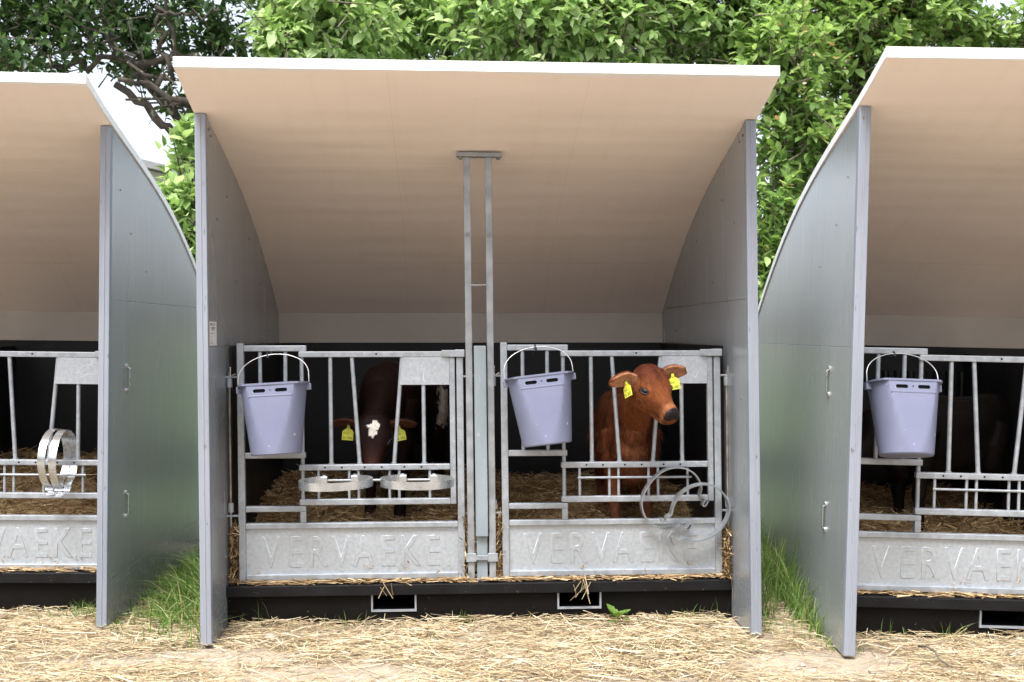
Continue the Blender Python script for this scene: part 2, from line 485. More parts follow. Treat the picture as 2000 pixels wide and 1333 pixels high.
def build_ground():
    xs = np.concatenate([[-400, -150, -60, -25, -12, -7], np.arange(-5, 5.01, 0.08), [7, 12, 25, 60, 150, 400]])
    ys = np.concatenate([[-400, -150, -60, -25, -10, -3, 0, 2], np.arange(3, 7.01, 0.08), [9, 12, 20, 40, 100, 250, 600]])
    V = np.array([(x, y, ground_height(x, y)) for y in ys for x in xs])
    nx, ny = len(xs), len(ys)
    i, j = np.meshgrid(np.arange(nx - 1), np.arange(ny - 1))
    a = (j * nx + i).ravel()
    F = np.stack([a, a + 1, a + nx + 1, a + nx], 1)
    g = link('ground', np_mesh('ground', V, [F]), 'soil', smooth=180)
    tag(g, kind='structure')
build_ground()

def build_lawn():
    xs = np.concatenate([[-120, -40, -15], np.arange(-8, 8.01, 0.5), [15, 40, 120]])
    ys = np.concatenate([np.arange(6.75, 14.01, 0.5), [20, 40, 90, 200]])
    V = np.array([(x, y, 0.012 + 0.02 * noise.noise((x, y, 5.0))) for y in ys for x in xs])
    nx, ny = len(xs), len(ys)
    i, j = np.meshgrid(np.arange(nx - 1), np.arange(ny - 1))
    a = (j * nx + i).ravel()
    o = link('lawn', np_mesh('lawn', V, [np.stack([a, a + 1, a + nx + 1, a + nx], 1)]), 'lawn', smooth=180)
    tag(o, kind='structure')
M['lawn'] = noise_mat('rough_lawn', (0.050, 0.080, 0.030), (0.11, 0.155, 0.062), scale=9, rough=(0.8, 0.95), bump=0.03, bump_scale=30)
build_lawn()

# ------------------------------------------------------------------ hutches
IN, OUT, RW = 1.182, 1.225, 1.230           # half widths: inner face, outer face, roof
LEN = 1.90
PROF = [(-0.33, 2.41), (-0.16, 2.352), (0.0, 2.292), (0.126, 2.262), (0.32, 2.208), (0.6, 2.120), (0.9, 2.018), (1.2, 1.887),
        (1.53, 1.70), (1.8, 1.525), (1.90, 1.455)]
def prof_fn():
    x = np.array([p[0] for p in PROF]); y = np.array([p[1] for p in PROF])
    c = np.polyfit(x, y, 4)
    return lambda v: float(np.polyval(c, v))
roof_w = prof_fn()

class Hut:
    def __init__(s, loc, yaw, roll, k):
        s.k = k
        s.M = Matrix.Translation(loc) @ Euler((0, math.radians(roll), math.radians(yaw))).to_matrix().to_4x4()
    def at(s, u, v, w):
        return s.M @ Matrix.Translation((u + s.k * w, v, w))
HC = Hut((-0.115, 4.57, 0.0), 3.4, 0.0, -0.0115)
HL = Hut((-3.077, 4.7195, 0.015), 2.5, 0.7, -0.004)
HR = Hut((2.607, 4.318, -0.0256), -1.5, 1.2, 0.008)

def build_hutch(h, label, posts, pockets, ribs=False, sticker=False, handles=(None, None)):
    k = h.k
    root = empty('calf_hutch', h.M)
    tag(root, label, 'calf hutch', 'row of grey calf hutches with curved white roofs')
    # side panels, made of sheets that meet at visible seams
    for sgn in (-1, 1):
        a, b = sorted((sgn * IN, sgn * OUT))
        seam = 1.288 if sgn < 0 else 1.50
        low = 0.21 if sgn > 0 else 0.03
        g = 0.0004
        mid = MB().box(a, b, 0.002, LEN, low + g, seam - g)
        sp = obj('side_panel', mid, 'panel', root, bevel=0.0015, shear=k)
        obj('lower_sheet', MB().box(a, b, 0.002, LEN, 0.0, low - g), 'panel', sp, bevel=0.001, shear=k)
        vs = np.linspace(0.002, LEN, 40)
        pts = [(0.002, seam + g)] + [(float(v), roof_w(v) - 0.001) for v in vs if roof_w(v) > seam + 0.01]
        vend = pts[-1][0]
        if vend < LEN - 0.01:
            pts.append((LEN, max(roof_w(LEN) - 0.001, seam + g + 0.001)))
        if roof_w(LEN) > seam: pts.append((LEN, seam + g))
        obj('upper_sheet', MB().prism(pts, 'x', a, b), 'panel', sp, bevel=0.0015, shear=k)
        # u-shaped edge profile on the front edge
        t = MB().box(a - 0.0025, b + 0.0025, -0.006, 0.026, 0.004, roof_w(0) - 0.003)
        obj('edge_trim', t, 'trim', sp, bevel=0.004, shear=k)
        x = 0.5 * (a + b)
        obj('trim_ridge', MB().box(x - 0.0015, x + 0.0015, -0.009, -0.005, 0.006, roof_w(0) - 0.01), 'ridge', sp, shear=k)
        # bolts on the inner face
        xi = sgn * (IN - 0.001)
        for vv, ww in ((0.05, 2.235), (0.10, 2.215), (0.42, 1.99), (0.62, 1.60), (0.95, 1.84), (1.25, 1.62), (1.50, 1.36), (0.20, 1.86),
                       (0.45, 0.62), (0.12, 1.05)):
            obj('bolt', MB().tube([(xi + sgn * 0.002, vv, ww), (xi - sgn * 0.003, vv, ww)], 0.0055, 8), 'bolt', sp, shear=k)
        xo = sgn * (OUT + 0.0005)
        for vv, ww in ((0.14, 2.02), (0.30, 1.83), (0.55, 1.66)):
            obj('bolt', MB().tube([(xo - sgn * 0.002, vv, ww), (xo + sgn * 0.002, vv, ww)], 0.0042, 8), 'bolt', sp, shear=k)
        hv = handles[0 if sgn < 0 else 1]
        if hv is not None:
            for z0, z1 in ((1.065, 1.197), (0.458, 0.588)):
                dv = (z0 - 1.065) * 0.0
                path = [(xo, hv + dv, z0 + 0.012), (xo + sgn * 0.010, hv, z0 + 0.016), (xo + sgn * 0.013, hv, z0 + 0.024),
                        (xo + sgn * 0.013, hv, z1 - 0.024), (xo + sgn * 0.010, hv, z1 - 0.016), (xo, hv, z1 - 0.012)]
                ph = obj('pull_handle', MB().strap(path, 0.017, 0.004, (0, 1, 0)), 'steel', sp, bevel=0.0012, shear=k)
                for zz in (z0 + 0.008, z1 - 0.008):
                    obj('mounting_foot', MB().tube([(xo - sgn * .001, hv, zz), (xo + sgn * 0.006, hv, zz)], 0.013, 12), 'steel', ph, shear=k)
        if sticker and sgn < 0:
            st = obj('sticker', MB().box(-IN - 0.001, -IN + 0.0012, 0.030, 0.165, 1.293, 1.398), 'paper', sp, shear=k)
            xs = -IN + 0.0016
            obj('printed_logo', MB().box(xs - .001, xs, 0.045, 0.070, 1.381, 1.391), 'ink', st, shear=k)
            for zz, y0, y1 in ((1.387, .080, .145), (1.380, .080, .125), (1.371, .050, .140), (1.366, .060, .132), (1.361, .068, .122),
                               (1.345, .045, .104), (1.332, .045, .064), (1.320, .045, .062), (1.308, .045, .078), (1.300, .045, .086)):
                obj('printed_line', MB().box(xs - .001, xs, y0, y1, zz, zz + .0022), 'ink', st, shear=k)
    # roof shell: rippled beige lining below, white skin above, square fascia in front
    vs = np.linspace(-0.33, LEN + 0.02, 150)
    us = np.linspace(-RW, RW, 26)
    TH = 0.040
    lin = [(u, v, roof_w(v) + 0.0008 * math.sin(v * 46 + 0.6 * math.sin(u * 2.2)) * min(1, (v + .33) * 3)
            + 0.0025 * noise.noise((u * 1.1, v * 1.6, 4.0 + k * 90))) for v in vs for u in us]
    nu, nv = len(us), len(vs)
    i, j = np.meshgrid(np.arange(nu - 1), np.arange(nv - 1))
    a = (j * nu + i).ravel()
    rl = link('roof', np_mesh('roof', np.array(lin), [np.stack([a, a + nu, a + nu + 1, a + 1], 1)]), 'ceiling', root, smooth=180, shear=k)
    top = MB()
    pts = [(float(v), roof_w(v) + TH) for v in vs[::3]] + [(float(v), roof_w(v) + 0.004) for v in vs[::-3]]
    pts[0] = (-0.332, roof_w(-.33) + TH); pts[-1] = (-0.332, roof_w(-.33) - 0.001)
    top.prism(pts, 'x', -RW - 0.001, RW + 0.001)
    obj('roof_skin', top, 'rooftop', rl, smooth=30, shear=k)
    # back wall
    bw = obj('back_wall', MB().box(-IN, IN, LEN - 0.022, LEN - 0.002, 1.288, roof_w(LEN - 0.02) + 0.004), 'backlin', root, shear=k)
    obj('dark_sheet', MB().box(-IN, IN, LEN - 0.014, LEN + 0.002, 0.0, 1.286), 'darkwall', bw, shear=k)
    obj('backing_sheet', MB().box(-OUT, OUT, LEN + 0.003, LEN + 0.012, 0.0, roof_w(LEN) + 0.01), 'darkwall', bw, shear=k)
    for sgn in (-1, 1):
        a, b = sorted((sgn * IN, sgn * (IN - 0.012)))
        obj('shade_lining', MB().box(a, b, 0.43, LEN - 0.016, 0.17, 1.286), 'darkwall', bw, bevel=0.002, shear=k)  # dark boards added to stand in for shade on the side walls
    if ribs:
        for q in range(7):
            x = -0.02 - 0.075 * q
            obj('wall_rib', MB().tube([(x, LEN - 0.016, 0.62), (x, LEN - 0.022, 0.66), (x, LEN - 0.022, 1.10), (x, LEN - 0.016, 1.14)], 0.021, 10),
                'darkwall', bw, smooth=60, shear=k)
    # floor and base with fork pockets
    obj('floor', MB().box(-IN + 0.002, IN - 0.002, 0.345, LEN - 0.03, 0.12, 0.178), 'blackwood', root, shear=k)
    bf = MB()
    edges = [-IN + 0.001] + [e for p in pockets for e in p] + [IN - 0.001]
    for q in range(0, len(edges), 2):
        bf.box(edges[q], edges[q + 1], 0.327, 0.347, -0.03, 0.130)
    for p0, p1 in pockets:
        bf.box(p0, p1, 0.3272, 0.347, -0.03, 0.052)
    base = obj('base_frame', bf, 'blackwood', root, shear=k)
    obj('base_lip', MB().box(-IN + 0.001, IN - 0.001, 0.300, 0.343, 0.131, 0.181), 'black', base, bevel=0.004, shear=k)
    for p0, p1 in pockets:
        fp = MB().box(p0 - 0.001, p0 + 0.007, 0.318, 0.335, 0.050, 0.129).box(p1 - 0.007, p1 + 0.001, 0.318, 0.335, 0.050, 0.129)
        fp.box(p0 + 0.0072, p1 - 0.0072, 0.3185, 0.335, 0.0505, 0.058)
        po = obj('fork_pocket', fp, 'galv', base, shear=k)
        tn = MB().box(p0 - 0.006, p0 + 0.006, 0.336, 1.6, 0.04, 0.136).box(p1 - 0.006, p1 + 0.006, 0.336, 1.6, 0.04, 0.136)
        tn.box(p0 + 0.0062, p1 - 0.0062, 0.336, 1.6, 0.04, 0.057).box(p0 + 0.0062, p1 - 0.0062, 0.35, 1.6, 0.1305, 0.14).box(p0 + .0063, p1 - .0063, 1.0, 1.01, 0.0575, 0.13)
        obj('pocket_tunnel', tn, 'blackwood', po, shear=k)
    # centre support: two posts, head plate, cross rod and pale divider edge
    if posts:
        V0, V1 = 0.335, 0.362
        sf = obj('support_frame', MB().box(-0.1, 0.113, V0 - 0.012, V1 + 0.012, roof_w(0.345) - 0.024, roof_w(0.345) - 0.004), 'galv_dull', root,
                 bevel=0.002, shear=k)
        for x in (-0.053, 0.048):
            obj('post', MB().box(x - 0.016, x + 0.016, V0, V1, 0.185, roof_w(0.345) - 0.024), 'galv_dull', sf, bevel=0.0035, shear=k)
            obj('post_bolt', MB().tube([(x, V0 - 0.004, 1.81), (x, V0 + 0.002, 1.81)], 0.011, 12), 'bolt', sf, shear=k)
            obj('post_foot', MB().box(x - 0.024, x + 0.024, V0 - 0.010, V0 - 0.001, 0.275, 0.315), 'galv', sf, bevel=0.002, shear=k)
        for x in (-0.082, 0.094):
            obj('plate_bolt', MB().tube([(x, V0 + 0.005, roof_w(0.345) - 0.036), (x, V0 + 0.005, roof_w(0.345) - 0.022)], 0.009, 8), 'bolt', sf, shear=k)
        obj('cross_rod', MB().tube([(-0.037, V0 + 0.01, 1.573), (0.032, V0 + 0.01, 1.573)], 0.0045, 8), 'galv', sf, smooth=60, shear=k)
        obj('cross_bracket', MB().box(-0.030, 0.026, V0 - 0.012, V0 - 0.003, 0.283, 0.307), 'galv', sf, bevel=0.002, shear=k)
        obj('divider_edge', MB().box(-0.030, 0.027, V0 - 0.020, V0 + 0.03, 0.395, 1.288), 'bluepost', sf, bevel=0.004, shear=k)
        obj('divider_foot', MB().box(-0.026, 0.024, V0 + 0.004, V0 + 0.03, 0.182, 0.393), 'bluepost', sf, bevel=0.003, shear=k)
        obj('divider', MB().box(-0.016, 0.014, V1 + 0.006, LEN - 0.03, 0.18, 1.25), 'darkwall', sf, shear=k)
    return root

build_hutch(HC, 'double calf hutch in the middle with white overhanging roof and central steel post', True,
            [(-0.520, -0.312), (0.350, 0.556)], sticker=True, handles=(None, None))
build_hutch(HL, 'calf hutch at the left, cut off, its grey side panel facing the grass gap', True,
            [(-0.520, -0.312), (0.350, 0.556)], handles=(None, 0.26))
build_hutch(HR, 'leaning calf hutch at the right, cut off, two pull handles on its side panel', True,
            [(-0.535, -0.325), (0.350, 0.556)], ribs=True, handles=(0.34, None))

# ------------------------------------------------------------------ gates
T = 0.030          # tube depth
def build_gate(h, u0, w0, label, chalk=None, v0=0.345):
    k = h.k
    root = empty('pen_gate', h.at(u0, v0, w0))
    tag(root, label, 'gate', 'galvanised pen gates')
    def rail(x0, x1, z0, z1, name='rail', y0=0.0, y1=T, mat='galv', parent=root):
        return obj(name, MB().box(x0, x1, y0, y1, z0, z1), mat, parent, bevel=0.0035, shear=k)
    rail(0.0, 0.032, 0.0, 1.110, 'upright')
    rail(1.018, 1.050, 0.0, 1.044, 'upright')
    rail(0.0325, 0.320, 1.072, 1.100)                                   # top of the bucket side
    rail(0.0325, 0.312, 0.574, 0.601, 'bucket_shelf')
    rail(0.0325, 0.312, 0.325, 0.351)
    rail(0.284, 0.312, 0.2725, 0.3245, 'short_upright')
    rail(0.0325, 1.0175, 0.246, 0.272)
    rail(0.0325, 1.0175, 0.006, 0.034)
    # feeding door
    y0, y1 = -0.004, T - 0.006
    rail(0.285, 1.012, 1.045, 1.072, 'door_rail', y0, y1)
    rail(0.282, 0.9845, 0.517, 0.544, 'door_rail', y0, y1)
    rail(0.282, 0.9845, 0.355, 0.383, 'door_rail', y0, y1)
    rail(0.985, 1.011, 0.355, 1.0445, 'door_upright', y0, y1)
    yc = T / 2
    def bar(p0, p1, r, name='bar', mat='galv', n=10, parent=root):
        return obj(name, MB().tube([p0, p1], r, n), mat, parent, smooth=60, shear=k)
    for x in (0.105, 0.222):
        bar((x, yc, 0.600), (x, yc, 1.073), 0.0095)
    bar((0.297, yc, 0.383), (0.297, yc, 0.5175), 0.0095, 'pivot_bar')
    bar((0.297, yc, 0.5435), (0.297, yc, 0.5745), 0.0095, 'pivot_bar')
    bar((0.297, yc, 0.600), (0.297, yc, 1.0455), 0.0095, 'pivot_bar')
    bar((0.430, yc - .003, 0.5435), (0.430, yc - .003, 1.0455), 0.0098)
    bar((0.562, yc - .003, 0.5435), (0.530, yc - .003, 1.0455), 0.0098)
    bar((0.722, yc - .003, 0.5435), (0.764, yc - .003, 1.0455), 0.0098)
    bar((0.863, yc - .003, 0.5435), (0.863, yc - .003, 0.925), 0.0098)
    for p in ((0.430, 0.546), (0.562, 0.546), (0.722, 0.546), (0.863, 0.546)):
        bar((p[0], yc - .003, p[1] - .003), (p[0], yc - .003, p[1] + .004), 0.0135, 'weld')
    for x in (0.370, 0.512, 0.556, 0.700, 0.745, 0.888):
        bar((x, yc - .004, 0.382), (x, yc - .004, 0.5175), 0.0068)
    bar((0.360, yc - 0.012, 0.470), (0.905, yc - 0.012, 0.470), 0.0058, 'cross_rod')
    pl = obj('plate', MB().prism([(0.752, 0.915), (0.9848, 0.915), (0.9848, 1.0447), (0.768, 1.0447)], 'y', -0.0015, 0.0035), 'sheet', root, bevel=0.001, shear=k)
    if chalk:
        for st in chalk:
            m = MB().tube([(0.752 + p.x, -0.0012, 0.915 + p.y) for p in smooth_path(st, 2)], 0.0011, 5)
            obj('chalk_stroke', m, 'chalk', pl, shear=k)
    for x in (0.402, 0.480, 0.585, 0.665, 0.770, 0.850):
        obj('drill_hole', MB().tube([(x, y0 - 0.0006, 0.531), (x, y0 + 0.002, 0.531)], 0.0048, 10), 'hole', root, shear=k)
    obj('drill_hole', MB().tube([(0.645, y0 - 0.0006, 1.060), (0.645, y0 + 0.002, 1.060)], 0.0048, 10), 'hole', root, shear=k)
    # latch at the top right
    lt = obj('latch', MB().box(0.950, 1.056, -0.014, -0.005, 1.046, 1.078).box(1.0125, 1.058, -0.0045, 0.028, 1.0455, 1.080), 'galv', root, bevel=0.002, shear=k)
    obj('latch_bolt', MB().tube([(0.968, -0.024, 1.058), (0.968, -0.010, 1.058)], 0.011, 6), 'galv_dull', lt, shear=k)
    # pressed sheet with raised letters
    sp = obj('sign_panel', MB().box(0.030, 1.020, 0.016, 0.019, 0.030, 0.250), 'sheet', root, shear=k)
    xs = [0.145, 0.262, 0.365, 0.470, 0.575, 0.690, 0.795, 0.900]
    for ch, x in zip('VERVAEKE', xs):
        me = text_mesh(ch, 0.205, 0.0005, 0.0019)
        co = np.array([v.co[:] for v in me.vertices])
        cx, wdt = (co[:, 0].max() + co[:, 0].min()) / 2, co[:, 0].max() - co[:, 0].min()
        for v in me.vertices:
            X, Z, D = (v.co.x - cx) * 0.72, v.co.y, v.co.z
            v.co = (x + X, 0.0158 - D, 0.066 + Z)
        link('letter', me, 'sheet', sp, shear=k)
    # hinge / locking rods at both sides, with sleeves and brackets
    for xr, xa, xb in ((-0.036, -0.052, -0.0005), (1.082, 1.0505, 1.098)):
        rd = bar((xr, 0.012, 0.14), (xr, 0.012, 0.975), 0.0058, 'hinge_rod', 'rodbrown', 8)
        for z in (0.325, 0.905):
            bar((xr, 0.012, z), (xr, 0.012, z + 0.042), 0.0135, 'sleeve', 'galv', 12, rd)
        for z in (0.303, 0.949):
            obj('bracket', MB().box(xa, xb, 0.006, 0.018, z, z + 0.009), 'galv', rd, bevel=0.0015, shear=k)
        obj('locking_pin', MB().tube([(xr + 0.006, 0.003, 1.0), (xr + 0.006, 0.003, 0.955), (xr + 0.03, -0.004, 0.968)], 0.004, 6), 'steel', rd, shear=k)
    return root

chalk1 = [[(0.045, 0.085), (0.055, 0.112), (0.05, 0.06)],
          [(0.088, 0.098), (0.076, 0.105), (0.074, 0.092), (0.088, 0.096), (0.085, 0.062)],
          [(0.115, 0.11), (0.10, 0.085), (0.102, 0.062), (0.118, 0.066), (0.112, 0.082), (0.101, 0.072)],
          [(0.06, 0.018), (0.062, 0.042), (0.07, 0.02), (0.076, 0.044), (0.084, 0.02), (0.09, 0.04), (0.094, 0.02)],
          [(0.113, 0.055), (0.109, 0.03), (0.116, 0.016), (0.125, 0.02)]]
chalk2 = [[(0.035, 0.07), (0.05, 0.095), (0.06, 0.11), (0.075, 0.104), (0.07, 0.085), (0.05, 0.07), (0.04, 0.055)],
          [(0.10, 0.105), (0.115, 0.12), (0.13, 0.10), (0.12, 0.085)],
          [(0.16, 0.04), (0.175, 0.025), (0.19, 0.05), (0.18, 0.075)]]
gate_a = build_gate(HC, -1.131, 0.190, 'galvanised gate with two mounted bucket rings, in front of the dark calf', chalk1)
gate_b = build_gate(HC, 0.095, 0.193, 'galvanised gate with the reddish brown calf looking out over it', chalk2)
gate_c = build_gate(HL, 0.098, 0.180, 'galvanised gate at the left photo edge with two upright rings on it',
                    [[(0.11, 0.05), (0.13, 0.09), (0.17, 0.10), (0.2, 0.08)], [(0.12, 0.03), (0.16, 0.05), (0.2, 0.05)]])
gate_d = build_gate(HR, -1.108, 0.188, 'galvanised gate at the right photo edge, bucket on its left')

# ------------------------------------------------------------------ buckets
def build_bucket(h, u, v, w, tilt, lean, label, tie_dx=0.0, yaw=0.0, bar=1.292):
    """u,w: centre of the rim; the flat side with two slots faces out of the pen"""
    m = h.at(u, v, w) @ Euler((math.radians(lean), math.radians(tilt), math.radians(yaw))).to_matrix().to_4x4()
    root = empty('feed_bucket', m)
    tag(root, label, 'bucket', 'lilac grey feed buckets')
    n, R1, R0, Hh = 64, 0.148, 0.112, 0.315
    def ring(z, off, flat=True):
        t = (z + Hh) / Hh
        r = R0 + (R1 - R0) * t + off
        d = 0.1125 - 0.010 * t + off
        out = []
        for q in range(n):
            a = 2 * math.pi * q / n
            x, y = r * math.cos(a), r * math.sin(a)
            out.append((x, max(y, -d) if flat else y, z))
        return out
    zs = [-Hh, -Hh + 0.006] + list(np.linspace(-Hh + 0.02, -0.002, 14)) + [0.0]
    b = MB()
    rows = [ring(z, -0.004 if z == -Hh else 0.0) for z in zs] + [ring(z, -0.0045) for z in reversed(zs[1:])]
    V = [p for r in rows for p in r]
    F = [(i * n + q, i * n + (q + 1) % n, (i + 1) * n + (q + 1) % n, (i + 1) * n + q) for i in range(len(rows) - 1) for q in range(n)]
    F += [tuple(range(n - 1, -1, -1)), tuple((len(rows) - 1) * n + q for q in range(n))]
    b.add(V, F)
    # slots cut through the flat front
    cut = MB()
    for cx in (-0.048, 0.048):
        pts = [(cx + 0.019 + 0.008 * math.cos(a), -0.030 + 0.008 * math.sin(a)) for a in np.linspace(-math.pi / 2, math.pi / 2, 7)]
        pts += [(cx - 0.019 + 0.008 * math.cos(a), -0.030 + 0.008 * math.sin(a)) for a in np.linspace(math.pi / 2, 1.5 * math.pi, 7)]
        cut.prism(pts, 'y', -0.14, -0.09)
    co = obj('cutter', cut, 'hole')
    me = baked(b, 'bucket_body', [('BOOLEAN', dict(object=co, operation='DIFFERENCE', solver='EXACT'))])
    cm = co.data
    bpy.data.objects.remove(co); bpy.data.meshes.remove(cm)
    body = link('body', me, 'bucket', root, smooth=28)
    # raised collar strip around the slots
    lip = MB()
    prof = [(0.0, -0.004), (0.012, -0.005), (0.013, 0.003), (0.0, 0.004)]
    rows = []
    for q in range(n + 1):
        a = 2 * math.pi * q / n
        x, y = R1 * math.cos(a), R1 * math.sin(a)
        fl = y < -0.1025
        y = max(y, -0.1025)
        for o_, z in prof:
            o2 = o_ * (0.35 if fl else 1.0)
            rr = math.hypot(x, y)
            rows.append((x * (1 + o2 / rr), y * (1 + o2 / rr), z))
    F = [(q * 4 + i, q * 4 + (i + 1) % 4, (q + 1) * 4 + (i + 1) % 4, (q + 1) * 4 + i) for q in range(n) for i in range(4)]
    obj('rim', lip.add(rows, F), 'bucket', root, smooth=40)
    obj('collar_strip', MB().box(-0.098, 0.098, -0.1062, -0.1030, -0.056, -0.050), 'bucket', body, bevel=0.001)
    obj('drill_hole', MB().tube([(0, -0.1050, -0.028), (0, -0.1010, -0.028)], 0.0030, 8), 'hole', body)
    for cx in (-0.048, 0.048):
        obj('slot_shade_plate', MB().box(cx - 0.030, cx + 0.030, -0.0968, -0.0950, -0.042, -0.018), 'hole', body)  # added dark plate behind each slot stands in for inner shade
    for s in (-1, 1):
        obj('handle_lug', MB().box(s * 0.146 - 0.013 + s * 0.008, s * 0.146 + 0.013 + s * 0.008, -0.014, 0.014, -0.034, -0.004), 'bucket', root, bevel=0.003)
    # wire bail, tied up with a black cable tie
    pts = []
    for q in range(25):
        a = math.pi * q / 24
        pts.append((0.158 * math.cos(a) - tie_dx * 0.25 * math.sin(a), 0.028 * math.sin(a), 0.030 + 0.108 * math.sin(a) ** 0.9))
    pts = [(0.158, 0, -0.016)] + pts + [(-0.158, 0, -0.016)]
    ba = obj('bail_handle', MB().tube(pts, 0.0023, 8), 'wire', root, smooth=60)
    tz = bar - w
    obj('cable_tie', MB().strap([(tie_dx, 0.026, 0.126), (tie_dx + .001, 0.128, 0.145), (tie_dx + .002, 0.134, tz - 0.004), (tie_dx + .001, 0.140, tz + 0.003),
                                 (tie_dx, 0.172, tz + 0.003), (tie_dx, 0.176, tz - 0.03)], 0.006, 0.003, (1, 0, 0)), 'tie', ba)
    obj('cable_tie', MB().tube([(tie_dx, 0.034, 0.146), (tie_dx + 0.004, 0.024, 0.124)], 0.0055, 6), 'tie', ba)
    return root
build_bucket(HC, -0.938, 0.205, 1.116, -3.2, -5, 'lilac grey bucket resting on the shelf of the gate with mounted rings', tie_dx=-0.03)
build_bucket(HC, 0.265, 0.205, 1.150, -6.5, -6, 'tilted lilac grey bucket hanging beside the brown calf', tie_dx=0.0)
bk3 = build_bucket(HR, -0.945, 0.205, 1.135, 1.0, -12, 'lilac grey bucket on the gate at the right photo edge', tie_dx=-0.02, yaw=4)

# ------------------------------------------------------------------ ring holders
def circle_ring(Rr, gap_deg, n=44):
    """plan view ring, open towards +y, with hooked ends"""
    g = math.radians(gap_deg / 2)
    return [(Rr * math.sin(a), Rr * math.cos(a)) for a in np.linspace(g, 2 * math.pi - g, n)]

def mounted_ring(h, u, w, label, tilt):
    m = h.at(u, 0.345 - 0.165, w) @ Euler((math.radians(-1.5), math.radians(tilt), 0)).to_matrix().to_4x4()
    root = empty('bucket_ring', m)
    tag(root, label, 'bucket ring', 'steel bucket rings')
    pts = circle_ring(0.165, 60)
    obj('band', MB().strap([(x, y, 0) for x, y in pts], 0.036, 0.0035, (0, 0, 1)), 'strap', root, smooth=40)
    for s in (-1, 1):
        x, y = s * 0.165 * math.sin(math.radians(30)), 0.165 * math.cos(math.radians(30))
        hook = MB().strap([(x, y, 0.0), (x - s * 0.004, y + 0.010, 0.004), (x - s * 0.016, y + 0.016, 0.004)], 0.034, 0.004, (0, 0, 1))
        hk = obj('hook', hook, 'strap', root)
        obj('hook_tab', MB().box(x - 0.016 - s * 0.012, x + 0.016 - s * 0.012, y - 0.003, y + 0.030, 0.012, 0.016).box(
            x - 0.016 - s * 0.012, x + 0.016 - s * 0.012, y - 0.006, y - 0.002, -0.018, 0.0115), 'strap', hk, bevel=0.001)
    return root
mounted_ring(HC, -0.662, 0.672, 'steel ring mounted flat on the gate, nearer the bucket', -1.6)
mounted_ring(HC, -0.296, 0.674, 'steel ring mounted flat on the gate, nearer the central post', 0.5)

def hanging_ring(matrix, pts, label, depth=0.036):
    root = empty('bucket_ring', matrix)
    tag(root, label, 'bucket ring', 'steel bucket rings')
    sp = smooth_path(pts)
    obj('band', MB().strap([(p.x, 0, p.y) for p in sp], depth, 0.0060, (0, 1, 0)), 'strap_shaded', root, smooth=50)
    return root
S_ = 0.1875 * 4.74 / 2040            # metres per measured unit of the sketch of the two loose rings
def loose(pts, cx, cy):
    return [((x - cx) * S_, -(y - cy) * S_) for x, y in pts]
ring_a = [(948, 515), (922, 560), (900, 577), (884, 560), (893, 535), (913, 502), (898, 482), (868, 474), (850, 458), (866, 410), (872, 370), (850, 292),
          (790, 212), (705, 160), (590, 143), (480, 160), (370, 222), (270, 335), (212, 450), (200, 540), (222, 640), (285, 735), (380, 795),
          (490, 815), (575, 795), (632, 764), (655, 785), (682, 806), (712, 796), (738, 762), (758, 758), (766, 778), (748, 806), (732, 826)]
ring_b = [(402, 672), (420, 708), (442, 724), (458, 706), (456, 664), (478, 648), (518, 630), (526, 545), (586, 425), (690, 345), (780, 312), (870, 303), (960, 318),
          (1045, 362), (1115, 435), (1156, 520), (1166, 600), (1135, 720), (1045, 840), (910, 908), (800, 930), (725, 920), (655, 882), (625, 905), (598, 920),
          (568, 905), (548, 872), (530, 864), (524, 882), (540, 930), (556, 968)]
# their shared measuring point (700,500) lies at the gate's lower door rail
hanging_ring(HC.at(0.964, 0.322, 0.559) @ Euler((math.radians(1), 0, math.radians(5))).to_matrix().to_4x4(), loose(ring_a, 700, 500),
             'loose open steel ring hung through the rod near the brown calf legs, upper one')
hanging_ring(HC.at(0.964, 0.276, 0.555) @ Euler((math.radians(5), 0, math.radians(5))).to_matrix().to_4x4(), loose(ring_b, 700, 500),
             'loose open steel ring hung lower, overlapping the right gate upright')
# the pair on the left gate, seen nearly edge on
def upright_ring(matrix, label):
    root = empty('bucket_ring', matrix)
    tag(root, label, 'bucket ring', 'steel bucket rings')
    g = math.radians(22)
    pts = [(0.142 * math.sin(a), -0.142 * math.cos(a)) for a in np.linspace(g, 2 * math.pi - g, 44)]
    e0, e1 = pts[0], pts[-1]
    hook0 = [(e0[0] + 0.012, e0[1] - 0.040), (e0[0] - 0.010, e0[1] - 0.044), (e0[0] - 0.014, e0[1] - 0.022), (e0[0] + 0.006, e0[1] - 0.014)]
    hook1 = [(e1[0] - 0.006, e1[1] - 0.014), (e1[0] + 0.014, e1[1] - 0.022), (e1[0] + 0.010, e1[1] - 0.044), (e1[0] - 0.012, e1[1] - 0.040)]
    sp = smooth_path(hook0, 2) + [Vector(p) for p in pts] + smooth_path(hook1, 2)
    obj('band', MB().strap([(p.x, 0, p.y) for p in sp], 0.036, 0.0038, (0, 1, 0)), 'strap', root, smooth=50)
    return root
upright_ring(HL.at(0.862, 0.32, 0.735) @ Euler((0, math.radians(2), math.radians(-93))).to_matrix().to_4x4(),
             'upright steel ring on the left gate, the one nearer the photo edge')
upright_ring(HL.at(0.906, 0.32, 0.730) @ Euler((0, math.radians(-1), math.radians(-90))).to_matrix().to_4x4(),
             'upright steel ring on the left gate, the one nearer the side panel')

